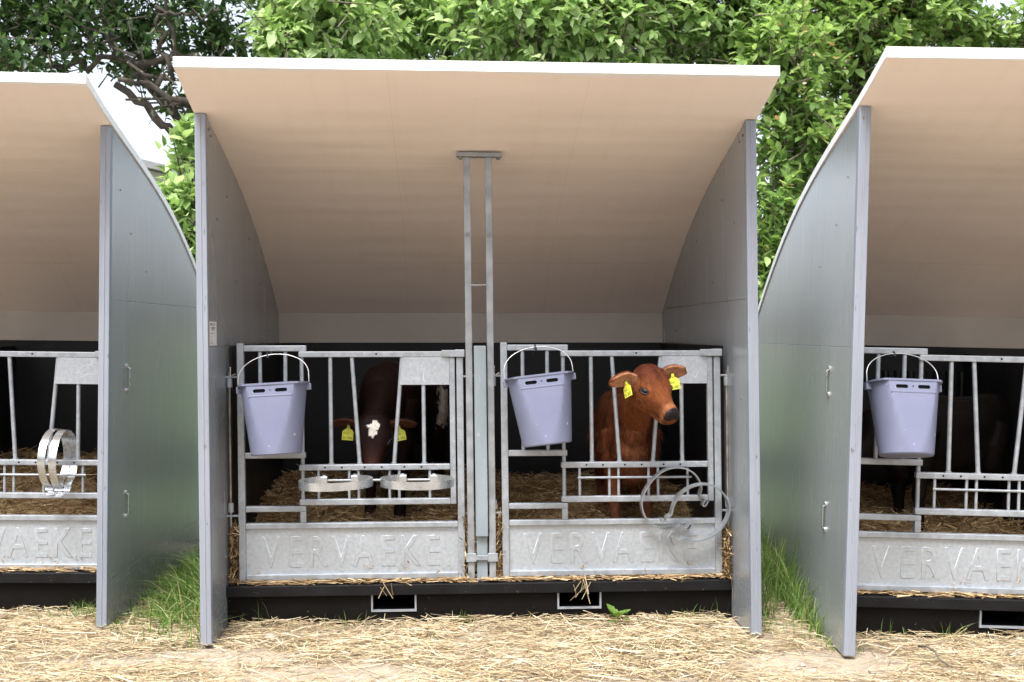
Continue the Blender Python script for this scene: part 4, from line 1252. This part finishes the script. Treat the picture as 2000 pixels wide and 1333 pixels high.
def build_calf(label, chest, hip, floor_z, head_pos, nose_dir, roll, coat_fn, tags, scale=1.0, hair=0, ear_pose=((0.15, 0.15), (0.15, 0.15))):
    """chest, hip: (x, y) under the shoulders and hips; head_pos: point between the eyes inside the skull"""
    S = scale
    c, hp = Vector((*chest, 0)), Vector((*hip, 0))
    fwd = (c - hp).normalized()
    side = Vector((0, 0, 1)).cross(fwd)          # calf's left
    Z = Vector((0, 0, 1))
    root = empty('calf', Matrix.Translation((c.x, c.y, floor_z)))
    tag(root, label, 'calf')
    mb = MB()
    A = lambda f, z, s=0.0: c + fwd * f * S + side * s * S + Z * (floor_z + z * S)
    bl = (c - hp).length / S
    # trunk
    tr = []
    for f, hw, zt, zb in ((0.16, .045, .66, .52), (0.13, .085, .72, .46), (0.07, .120, .765, .405), (0.0, .138, .785, .375), (-0.12, .150, .775, .355), (-0.28, .162, .760, .345),
                          (-0.42, .160, .760, .365), (-bl, .145, .775, .42), (-bl - 0.08, .120, .765, .47), (-bl - 0.14, .075, .72, .54), (-bl - 0.165, .03, .68, .60)):
        zc = (zt + zb) / 2
        tr.append((A(f, zc), side, Z, hw * 0.92 * S, (zt - zc) * S, (zc - zb) * S))
    loft(mb, tr, 24, 2.3)
    # neck
    h0 = Vector(head_pos)
    nd = Vector(nose_dir).normalized()
    upv = (Z - nd * Z.dot(nd)).normalized()
    sv = upv.cross(nd).normalized()              # calf's left ... rolled
    Rm = Matrix.Rotation(math.radians(roll), 3, nd)
    upv, sv = Rm @ upv, Rm @ sv
    HP = lambda f, s, u: h0 + (nd * (f if f < .05 else .05 + (f - .05) * MUZ) + sv * s + upv * u) * S
    n0, n1 = A(0.0, .60), HP(-0.035, 0, -0.03)
    nk = []
    dn = (n1 - n0)
    for t, hw, tp, bt in ((0, .118, .16, .17), (.25, .100, .13, .15), (.5, .078, .105, .115), (.75, .064, .085, .09), (1.0, .056, .072, .07)):
        p = n0.lerp(n1, t) + Z * (0.02 * S * math.sin(math.pi * t))
        ax = dn.normalized()
        uu = (Z - ax * Z.dot(ax)).normalized()
        if uu.length < .1: uu = -fwd
        ss = uu.cross(ax).normalized()
        nk.append((p, ss, uu, hw * S, tp * S, bt * S))
    loft(mb, nk, 20)
    # brisket
    loft(mb, [(A(0.12, .62), side, fwd, .05 * S, .03 * S, .05 * S), (A(0.15, .50), side, fwd, .075 * S, .035 * S, .08 * S), (A(0.12, .40), side, fwd, .065 * S, .03 * S, .08 * S), (A(0.07, .35), side, fwd, .03 * S, .02 * S, .04 * S)], 14)
    # skull
    sk = []
    for f, hw, tp, bt in ((-.080, .030, .050, .01), (-.070, .052, .078, .025), (-.045, .068, .097, .05), (-.015, .076, .102, .074), (.02, .079, .094, .084), (.045, .079, .083, .086), (.075, .072, .069, .084),
                          (.105, .060, .060, .077), (.135, .0500, .052, .068), (.165, .0405, .046, .059), (.195, .0375, .043, .053), (.218, .0385, .041, .050), (.236, .0395, .037, .046),
                          (.249, .036, .030, .039), (.257, .026, .019, .027)):
        sk.append((HP(f, 0, 0.0 - 0.10 * max(0, f - .02)), sv, upv, hw * (1.08 if f < .09 else 0.98) * S, tp * S, bt * S))
    loft(mb, sk, 28, 2.35)
    # brow bumps and cheeks
    for s in (-1, 1):
        loft(mb, [(HP(.005, s * .052, .048), sv, upv, .012 * S, .012 * S, .012 * S), (HP(.032, s * .063, .040), sv, upv, .021 * S, .017 * S, .021 * S), (HP(.062, s * .059, .028), sv, upv, .013 * S, .011 * S, .013 * S)], 12)
        loft(mb, [(HP(-.02, s * .045, -.055), sv, upv, .02 * S, .03 * S, .025 * S), (HP(.03, s * .055, -.05), sv, upv, .026 * S, .038 * S, .032 * S), (HP(.09, s * .040, -.055), sv, upv, .02 * S, .03 * S, .024 * S)], 12)
        # lower jaw / lips
    loft(mb, [(HP(.10, 0, -.075), sv, upv, .034 * S, .02 * S, .022 * S), (HP(.17, 0, -.068), sv, upv, .030 * S, .02 * S, .017 * S), (HP(.215, 0, -.066), sv, upv, .028 * S, .02 * S, .013 * S), (HP(.232, 0, -.062), sv, upv, .016 * S, .01 * S, .008 * S)], 14)
    # ears: flat, cupped, leaf shaped
    ear_c, ear_n = {}, {}
    for s in (-1, 1):
        back, lift = ear_pose[0 if s < 0 else 1]
        ax = (sv * s + upv * lift - nd * back).normalized()
        w = (upv * 0.9 + nd * 0.1); w = (w - ax * w.dot(ax)).normalized()
        face = ax.cross(w) * (1 if s < 0 else -1)
        face = face if face.dot(nd) > 0 else -face
        b0 = HP(-.030, s * .060, .030)
        er = []
        for t, hw, th in ((0, .020, .015), (.18, .030, .012), (.42, .041, .0095), (.66, .038, .0088), (.85, .026, .0082), (.97, .012, .0075)):
            er.append((b0 + ax * (.138 * t * S) - face * (0.010 * S * math.sin(math.pi * t)) - w * (.012 * t * t * S), w, face, hw * S, th * S, th * S))
        loft(mb, er, 16)
        ear_c[s] = b0 + ax * .066 * S; ear_n[s] = (face, ax, w)
        # rolled ear edges
        for e in (-1, 1):
            path = [(b0 + ax * (.138 * t * S) - w * (.012 * t * t * S) + w * (e * hw * .90 * S) - face * (0.010 * S * math.sin(math.pi * t)) + face * (.005 * S)) for t, hw in ((0.02, .020), (.18, .030), (.42, .041), (.66, .038), (.85, .026), (.97, .012))]
            mb.tube(path, [.0085 * S] * 6, 8)
    # legs
    hooves = []
    for s in (-1, 1):
        top = A(-0.01, .50, s * .085)
        k_ = A(0.015, .265, s * .078); fl = A(0.012, .075, s * .076); ft = A(0.02, .03, s * .076)
        limb(mb, [(*A(-0.02, .60, s * .095), .062 * S), (*top, .060 * S), (*A(0.0, .385, s * .082), .044 * S), (*A(.012, .30, s * .079), .034 * S), (*k_, .037 * S), (*A(.012, .22, s * .077), .029 * S),
                  (*A(.008, .13, s * .076), .0235 * S), (*fl, .029 * S), (*ft, .029 * S)])
        hooves.append((A(0.02, .04, s * .076), A(0.035, .0, s * .076)))
        hpos = -bl
        limb(mb, [(*A(hpos + .02, .62, s * .085), .075 * S), (*A(hpos + .06, .50, s * .098), .078 * S), (*A(hpos + .06, .40, s * .098), .055 * S), (*A(hpos - .0, .32, s * .092), .038 * S), (*A(hpos - .065, .265, s * .088), .031 * S),
                  (*A(hpos - .062, .22, s * .086), .029 * S), (*A(hpos - .045, .13, s * .084), .023 * S), (*A(hpos - .03, .075, s * .084), .028 * S), (*A(hpos - .015, .03, s * .084), .028 * S)])
        hooves.append((A(hpos - .012, .04, s * .084), A(hpos + .004, .0, s * .084)))
    # tail
    limb(mb, [(*A(-bl - .14, .70), .022 * S), (*A(-bl - .19, .62), .016 * S), (*A(-bl - .195, .48), .013 * S), (*A(-bl - .19, .34), .017 * S), (*A(-bl - .185, .25), .010 * S)], 10)
    me = baked(mb, 'body', [('REMESH', dict(mode='VOXEL', voxel_size=0.0058, use_smooth_shade=True)), ('SMOOTH', dict(factor=0.5, iterations=5))])
    nv = len(me.vertices)
    co = np.zeros(nv * 3, np.float32); me.vertices.foreach_get('co', co); co = co.reshape(-1, 3).astype(float)
    # head coordinates of every vertex for the coat pattern
    rel = (co - np.array(h0)) / S
    hf, hs, hu = rel @ np.array(nd), rel @ np.array(sv), rel @ np.array(upv)
    hf = np.where(hf > .05, .05 + (hf - .05) / MUZ, hf)
    relb = (co - np.array(c)) / S
    bf, bs, bz = relb @ np.array(fwd), relb @ np.array(side), (co[:, 2] - floor_z) / S
    ear_in = np.zeros(nv)
    nrm = np.zeros(nv * 3, np.float32); me.vertices.foreach_get('normal', nrm); nrm = nrm.reshape(-1, 3)
    for s in (-1, 1):
        dist = np.linalg.norm(co - np.array(ear_c[s]), axis=1)
        fc = nrm @ np.array(ear_n[s][0])
        ear_in = np.maximum(ear_in, np.clip((0.075 * S - dist) / (0.02 * S), 0, 1) * np.clip((fc + 0.1) / 0.6, 0, 1) * (np.abs(hs) > 0.07))
    rgba = coat_fn(hf, hs, hu, bf, bs, bz, ear_in, co)
    att = me.color_attributes.new('coat', 'FLOAT_COLOR', 'POINT')
    att.data.foreach_set('color', np.ascontiguousarray(rgba, np.float32).ravel())
    off = np.array([c.x, c.y, floor_z])
    me.vertices.foreach_set('co', (co - off).astype(np.float32).ravel())
    body = link('body', me, 'coat', root, smooth=180)
    O = Vector(off)
    # eyes
    for s in (-1, 1):
        e = MB()
        ctr = HP(.058, s * .0740, .027) - O
        en = (sv * s * .82 + nd * .42 + upv * .30).normalized()
        eh = (nd + upv * .30); eh = (eh - en * eh.dot(en)).normalized()
        ev = en.cross(eh)
        rows = []
        for i in range(9):
            th = math.pi * i / 8
            for j in range(14):
                ph = 2 * math.pi * j / 14
                rows.append(ctr + (eh * math.sin(th) * math.cos(ph) * .0195 + ev * math.sin(th) * math.sin(ph) * .0105 * (1 - .35 * abs(math.cos(ph))) + en * math.cos(th) * .0085) * S)
        e.add(rows, [(i * 14 + j, i * 14 + (j + 1) % 14, (i + 1) * 14 + (j + 1) % 14, (i + 1) * 14 + j) for i in range(8) for j in range(14)])
        eo = obj('eye', e, 'eye', root, smooth=180)
        lid = MB()
        lid.tube([ctr + (eh * (.0205 * math.cos(a)) + ev * (.0105 * math.sin(a)) * (1 - .35 * abs(math.cos(a))) + en * (.0050 - .003 * abs(math.cos(a)))) * S for a in np.linspace(0, 2 * math.pi, 25)], .0022 * S, 6)
        obj('eyelid', lid, 'nose_skin', eo, smooth=180)
        # nostril hollows
        no = HP(.2475, s * .0205, -.010) - O
        nm = MB()
        rows = []
        for i in range(7):
            th = math.pi * i / 6
            for j in range(12):
                ph = 2 * math.pi * j / 12
                rows.append(no + (nd * math.cos(th) * .0035 + (sv * s * .8 + upv * .6) * math.sin(th) * math.cos(ph) * .0105 + (upv * .8 - sv * s * .6) * math.sin(th) * math.sin(ph) * .0070) * S)
        nm.add(rows, [(i * 12 + j, i * 12 + (j + 1) % 12, (i + 1) * 12 + (j + 1) % 12, (i + 1) * 12 + j) for i in range(6) for j in range(12)])
        obj('nostril', nm, 'hole', root, smooth=180)
    for a, b in hooves:
        obj('hoof', MB().tube([a - O, a.lerp(b, .5) - O, b - O], [.029 * S, .033 * S, .036 * S], 12), 'hoof', root, smooth=60)
    # ear tags
    for s, num, spin, ofs, fz_ in tags:
        face, ax, w = ear_n[s]
        ctr = ear_c[s] + face * (.012 * S) - w * (.030 * S) - ax * (.010 * S) + Vector(ofs)
        fz = Vector(fz_).normalized()
        dwn = (Vector((0, 0, -1)) - fz * -fz.z).normalized()
        dwn = Matrix.Rotation(math.radians(spin), 3, fz) @ dwn
        rt = dwn.cross(fz) * -1
        rt = fz.cross(dwn) * -1 if False else (Vector(fz).cross(dwn)).normalized()
        if rt.x < 0: rt = -rt
        mt = Matrix(((rt.x, -dwn.x, fz.x, 0), (rt.y, -dwn.y, fz.y, 0), (rt.z, -dwn.z, fz.z, 0), (0, 0, 0, 1)))
        def tp(x, y, z): return (ctr - O) + (mt.to_3x3() @ Vector((x, y, z)))
        pts = [(-.027, -.058), (.027, -.058), (.0275, -.018), (.020, -.008), (.008, .0), (.006, .016), (-.006, .016), (-.008, .0), (-.020, -.008), (-.0275, -.018)]
        tm = MB(); nn = len(pts)
        tm.add([tp(x, y, -.001) for x, y in pts] + [tp(x, y, .0015) for x, y in pts], [tuple(range(nn - 1, -1, -1)), tuple(range(nn, 2 * nn))] + [(i, (i + 1) % nn, nn + (i + 1) % nn, nn + i) for i in range(nn)])
        to = obj('ear_tag', tm, 'tag', root)
        obj('tag_button', MB().tube([tp(0, .006, .001), tp(0, .006, .005)], .006, 12), 'tag', to)
        for body_, size, x0, y0 in ((num, .0185, -.0245, -.053), ('0 00 00 00', .0088, -.0225, -.027)):
            if body_.startswith('0 00') : body_ = '|||||||||||||'
            tme = text_mesh(body_, size)
            for v in tme.vertices:
                v.co = tp(x0 + v.co.x * .92, y0 + v.co.y, .0021)
            link('printed_number', tme, 'ink', to)
    # coat hair
    if hair:
        me.calc_loop_triangles()
        nt_ = len(me.loop_triangles)
        tri = np.zeros(nt_ * 3, np.int32); me.loop_triangles.foreach_get('vertices', tri); tri = tri.reshape(-1, 3)
        cl = co - off
        a_, b_, c_ = cl[tri[:, 0]], cl[tri[:, 1]], cl[tri[:, 2]]
        ar = np.linalg.norm(np.cross(b_ - a_, c_ - a_), axis=1)
        hw_ = 1 + 5.0 * (np.linalg.norm(rel[tri[:, 0]], axis=1) < .30)
        ar = ar * hw_
        sel = rng.choice(nt_, hair, p=ar / ar.sum())
        r1, r2 = np.sqrt(rng.random(hair)), rng.random(hair)
        W = np.stack([1 - r1, r1 * (1 - r2), r1 * r2], 1)[:, :, None]
        p = a_[sel] * W[:, 0] + b_[sel] * W[:, 1] + c_[sel] * W[:, 2]
        vi = tri[sel, 0]
        nn = nrm[vi].astype(float)
        flow = np.where((hf[vi] > -.09)[:, None] & (np.abs(hs[vi]) < .2)[:, None] & (np.linalg.norm(rel[vi], axis=1) < .3)[:, None], -np.array(nd)[None] * 0.7 + np.array([0, 0, -.3]), -np.array(fwd)[None] * 0.35 + np.array([0, 0, -1.0]))
        clump = np.stack([[noise.noise(Vector(q) * 26 + Vector((k * 9, 0, 0))) for q in p] for k in range(3)], 1)
        ishead = np.linalg.norm(rel[vi], axis=1) < .30
        dd = flow + nn * np.where(ishead, 0.16, 0.30)[:, None] + clump * np.where(ishead, 0.35, 0.9)[:, None] + rng.normal(size=(hair, 3)) * 0.12
        dd /= np.linalg.norm(dd, axis=1)[:, None]
        ishead = np.linalg.norm(rel[vi], axis=1) < .30
        brisket = (bf[vi] > 0.0) & (bz[vi] < .62) & (bz[vi] > .30) & ~ishead
        Lh = np.where(ishead, .0085, np.where(brisket, .034, .021)) * rng.uniform(.6, 1.3, hair)
        dull = rgba[vi, 3] < 0.45
        keep = ~dull
        p, dd, Lh, nn, vi = p[keep], dd[keep], Lh[keep], nn[keep], vi[keep]
        sd = np.cross(nn, dd); sd /= np.linalg.norm(sd, axis=1)[:, None] + 1e-9
        wd = (np.where(ishead[keep], .0006, .0011) * rng.uniform(.7, 1.4, len(p)))[:, None]
        Vh = np.stack([p - sd * wd, p + sd * wd, p + dd * Lh[:, None] + nn * .001], 1).reshape(-1, 3)
        hm = np_mesh('coat_hair', Vh, [np.arange(len(Vh)).reshape(-1, 3)])
        ca = hm.color_attributes.new('coat', 'FLOAT_COLOR', 'POINT')
        cc = np.repeat(rgba[vi] * np.concatenate([rng.uniform(.55, 1.5, (len(p), 1))] * 3 + [np.ones((len(p), 1))], 1), 3, axis=0)
        ca.data.foreach_set('color', np.ascontiguousarray(cc, np.float32).ravel())
        ho = link('coat_hair', hm, 'coat', root)
        tag(ho, kind='stuff')
    return root
M['nose_skin'] = noise_mat('dark_lid_skin', (0.02, 0.013, 0.011), (0.035, 0.022, 0.018), rough=(0.4, 0.5))
M['hoof'] = noise_mat('hoof_horn', (0.05, 0.04, 0.03), (0.11, 0.09, 0.07), rough=(0.4, 0.6), scale=30)

def mix(a, b, t):
    t = np.clip(t, 0, 1)[:, None]
    return a * (1 - t) + b * t
def nz(co, s, o=0.0):
    return np.array([noise.noise((p[0] * s + o, p[1] * s, p[2] * s)) for p in co])

def coat_brown(hf, hs, hu, bf, bs, bz, ear_in, co):
    n = len(hf)
    ny = nz(co, 14)
    col = np.tile(np.array([0.086, 0.024, 0.009]), (n, 1))
    col = mix(col, np.array([0.150, 0.049, 0.019]), 0.5 + ny)
    head = np.sqrt(hf ** 2 + hs ** 2 + hu ** 2) < 0.30
    col = np.where(head[:, None], mix(col, np.array([0.150, 0.045, 0.013]), np.full(n, .75)), col)
    # darker poll and forehead swirl
    col = mix(col, np.array([0.062, 0.014, 0.0075]), head * np.clip((0.075 - hf) / .09, 0, 1) * np.clip((hu - .035) / .03, 0, 1) * (np.abs(hs) < .075) * 0.85)
    col = mix(col, np.array([0.050, 0.014, 0.009]), head * np.exp(-((hf - .03) / .03) ** 2 - (hs / .014) ** 2) * (hu > .04) * .8)
    # pale ring behind the nose, around the eyes and under the jaw
    col = mix(col, np.array([0.34, 0.155, 0.072]), head * np.exp(-((hf - .208) / .018) ** 2) * 0.5)
    col = mix(col, np.array([0.22, 0.075, 0.026]), head * np.exp(-((hf - .058) / .036) ** 2 - ((hu - .026) / .03) ** 2) * (np.abs(hs) > .05) * .5)
    col = mix(col, np.array([0.25, 0.095, 0.036]), head * np.clip((-hu - .055) / .02, 0, 1) * (hf > 0) * .6)
    # throat, brisket and lower legs lighter
    col = mix(col, np.array([0.20, 0.075, 0.033]), (~head) * np.clip((bf - .05) / .1, 0, 1) * np.clip(1 - np.abs(bs) / .08, 0, 1) * np.clip((.72 - bz) / .15, 0, 1) * .7)
    col = mix(col, np.array([0.25, 0.11, 0.062]), (~head) * np.clip((.30 - bz) / .1, 0, 1) * .5)
    # inner ears
    col = mix(col, np.array([0.40, 0.20, 0.12]), ear_in * .9)
    # dark eye rim, mouth line, nose pad
    eye_d = np.sqrt(((hf - .058) / .026) ** 2 + ((hu - .027) / .015) ** 2)
    col = mix(col, np.array([0.030, 0.012, 0.008]), head * (np.abs(hs) > .05) * np.clip((1.12 - eye_d) / .15, 0, 1) * .9)
    mouth = head * np.exp(-((hu + .052 + 0.10 * (hf - .20)) / .0035) ** 2) * np.clip((hf - .13) / .03, 0, 1)
    col = mix(col, np.array([0.030, 0.014, 0.010]), mouth * .85)
    nose = head * np.clip((hf - .222 - 0.10 * np.maximum(0, np.abs(hs) - .02)) / .006, 0, 1) * np.clip((hu + .030 + 0.3 * np.abs(hs)) / .006, 0, 1)
    col = mix(col, np.array([0.013, 0.010, 0.011]), nose)
    rough = np.where(nose > .5, 0.25, 0.8)
    return np.concatenate([col, rough[:, None]], 1)

def coat_dark(hf, hs, hu, bf, bs, bz, ear_in, co):
    n = len(hf)
    ny = nz(co, 9)
    col = np.tile(np.array([0.0135, 0.0042, 0.0032]), (n, 1))
    col = mix(col, np.array([0.0075, 0.0028, 0.0025]), .5 + ny)
    head = np.sqrt(hf ** 2 + hs ** 2 + hu ** 2) < 0.30
    col = mix(col, np.array([0.040, 0.012, 0.007]), head * np.clip((hf - .09) / .08, 0, 1) * .8)
    edge = nz(co, 38, 3.0) * .016
    lobe = lambda s0, f0, a, b: ((hs - s0 + edge) / a) ** 2 + ((hf - f0 + edge) / b) ** 2 < 1
    star = head & (hu > .02) & (lobe(.013, .012, .014, .018) | lobe(-.016, .010, .012, .012) | lobe(0.0, .036, .015, .028))
    col = mix(col, np.array([0.72, 0.69, 0.66]), star.astype(float))
    col = mix(col, np.array([0.42, 0.37, 0.33]), ((~head) & (bf < -.25) & (bz > .42) & (bz < .66) & (np.abs(bz - .54) < .10 + 3 * edge) & (np.abs(bf + .42 + edge * 4) < .10)).astype(float))
    col = mix(col, np.array([0.11, 0.042, 0.028]), ear_in * .8)
    nose = head * np.clip((hf - .2265) / .006, 0, 1) * (hu > -.040)
    col = mix(col, np.array([0.010, 0.008, 0.008]), nose)
    rough = np.where(nose > .5, 0.32, 0.62)
    return np.concatenate([col, rough[:, None]], 1)

def coat_black(hf, hs, hu, bf, bs, bz, ear_in, co):
    n = len(hf)
    col = np.tile(np.array([0.005, 0.0042, 0.004]), (n, 1))
    col = mix(col, np.array([0.010, 0.007, 0.006]), .5 + nz(co, 9))
    return np.concatenate([col, np.full((n, 1), .6)], 1)

build_calf('reddish brown calf with yellow ear tags looking out between the bars', (0.59, 5.20), (0.585, 5.72), 0.27, pt(1268, 757, 4.76), (0.45, -0.70, -0.53), 5.0,
           coat_brown, [(-1, '36 087', 22, (0.004, -0.012, 0.010), (-0.86, -0.50, 0.05)), (1, '36 087', 10, (0.004, -0.016, 0.012), (0.25, -0.95, 0.1))], hair=110000, ear_pose=((0.10, 0.02), (-0.40, 0.62)))
build_calf('dark brown calf with white forehead star, head lowered behind the bars', (-0.665, 5.52), (-0.53, 6.00), 0.34, pt(730, 846, 5.13), (0.03, -0.55, -0.83), -2.0,
           coat_dark, [(-1, '36 086', -5, (0, -0.01, 0), (0.05, -1, 0.05)), (1, '36 086', 10, (0, -0.01, 0), (0.3, -0.95, 0.05))], hair=16000, scale=1.1, ear_pose=((0.1, -0.12), (0.1, -0.12)))
build_calf('nearly black calf barely visible inside the right hutch', (2.08, 5.45), (2.55, 5.62), 0.25, (1.86, 5.36, 0.86), (-0.55, -0.35, -0.6), 0.0, coat_black, [])

# ------------------------------------------------------------------ small things on the ground
def build_stone(x, y, r, label):
    bm = bmesh.new()
    bmesh.ops.create_icosphere(bm, subdivisions=3, radius=r)
    for v in bm.verts:
        q = v.co.normalized()
        v.co *= 1 + 0.35 * noise.noise(q * 1.6 + Vector((x * 7, y * 3, 0))) + 0.12 * noise.noise(q * 5)
        v.co.z *= 0.75
    me = bpy.data.meshes.new('stone'); bm.to_mesh(me); bm.free()
    o = link('stone', me, 'stone', smooth=40)
    o.location = (x, y, ground_height(x, y) + r * 0.4)
    tag(o, label, 'stone', 'stones on the ground')
build_stone(-1.06, 4.60, 0.030, 'brown stone in the straw by the left panel of the middle hutch')
build_stone(1.185, 4.26, 0.013, 'small grey pebble on the bare soil left of the right hutch panel')
build_stone(1.44, 4.18, 0.016, 'small grey pebble just in front of the right hutch panel')

def build_weed():
    p = HC.M @ Vector((0.62, 0.255, 0))
    root = empty('weed', Matrix.Translation((p.x, p.y, ground_height(p.x, p.y))))
    tag(root, 'broad leaved green weed in straw below the right fork pocket', 'weed')
    lm = single_leaf_mesh('grass')
    for i in range(9):
        a = i * 2.4
        el_ = random.uniform(0.2, 1.1)
        d = Vector((math.cos(a) * math.cos(el_), math.sin(a) * math.cos(el_), math.sin(el_)))
        s = Vector((0, 0, 1)).cross(d).normalized(); u = d.cross(s)
        lo = bpy.data.objects.new('leaf', lm); COL.objects.link(lo); lo.parent = root
        L = random.uniform(0.045, 0.075)
        mt = Matrix(((d.x, s.x * 1.3, u.x, 0), (d.y, s.y * 1.3, u.y, 0), (d.z, s.z * 1.3, u.z, 0), (0, 0, 0, 1)))
        lo.matrix_local = Matrix.Translation(d * 0.02 + Vector((0, 0, 0.02))) @ mt @ Matrix.Scale(L, 4)
    obj('stem', MB().tube([(0, 0, -0.01), (0.004, 0, 0.03), (0.0, 0.004, 0.06)], [.004, .003, .002], 6), 'grass', root)
build_weed()
tw = pt(1828, 1290, 4.25)
o = obj('dry_twig', MB().tube([(tw.x - .02, 4.38, .035), (tw.x - 0.005, 4.33, .05), (tw.x + .006, 4.27, .045), (tw.x - .006, 4.2, .035), (tw.x + .012, 4.12, .03)], [.004, .005, .005, .004, .003], 7), 'twigbark', smooth=180)
tag(o, 'thin dry brown twig lying in straw before the right hutch', 'twig')
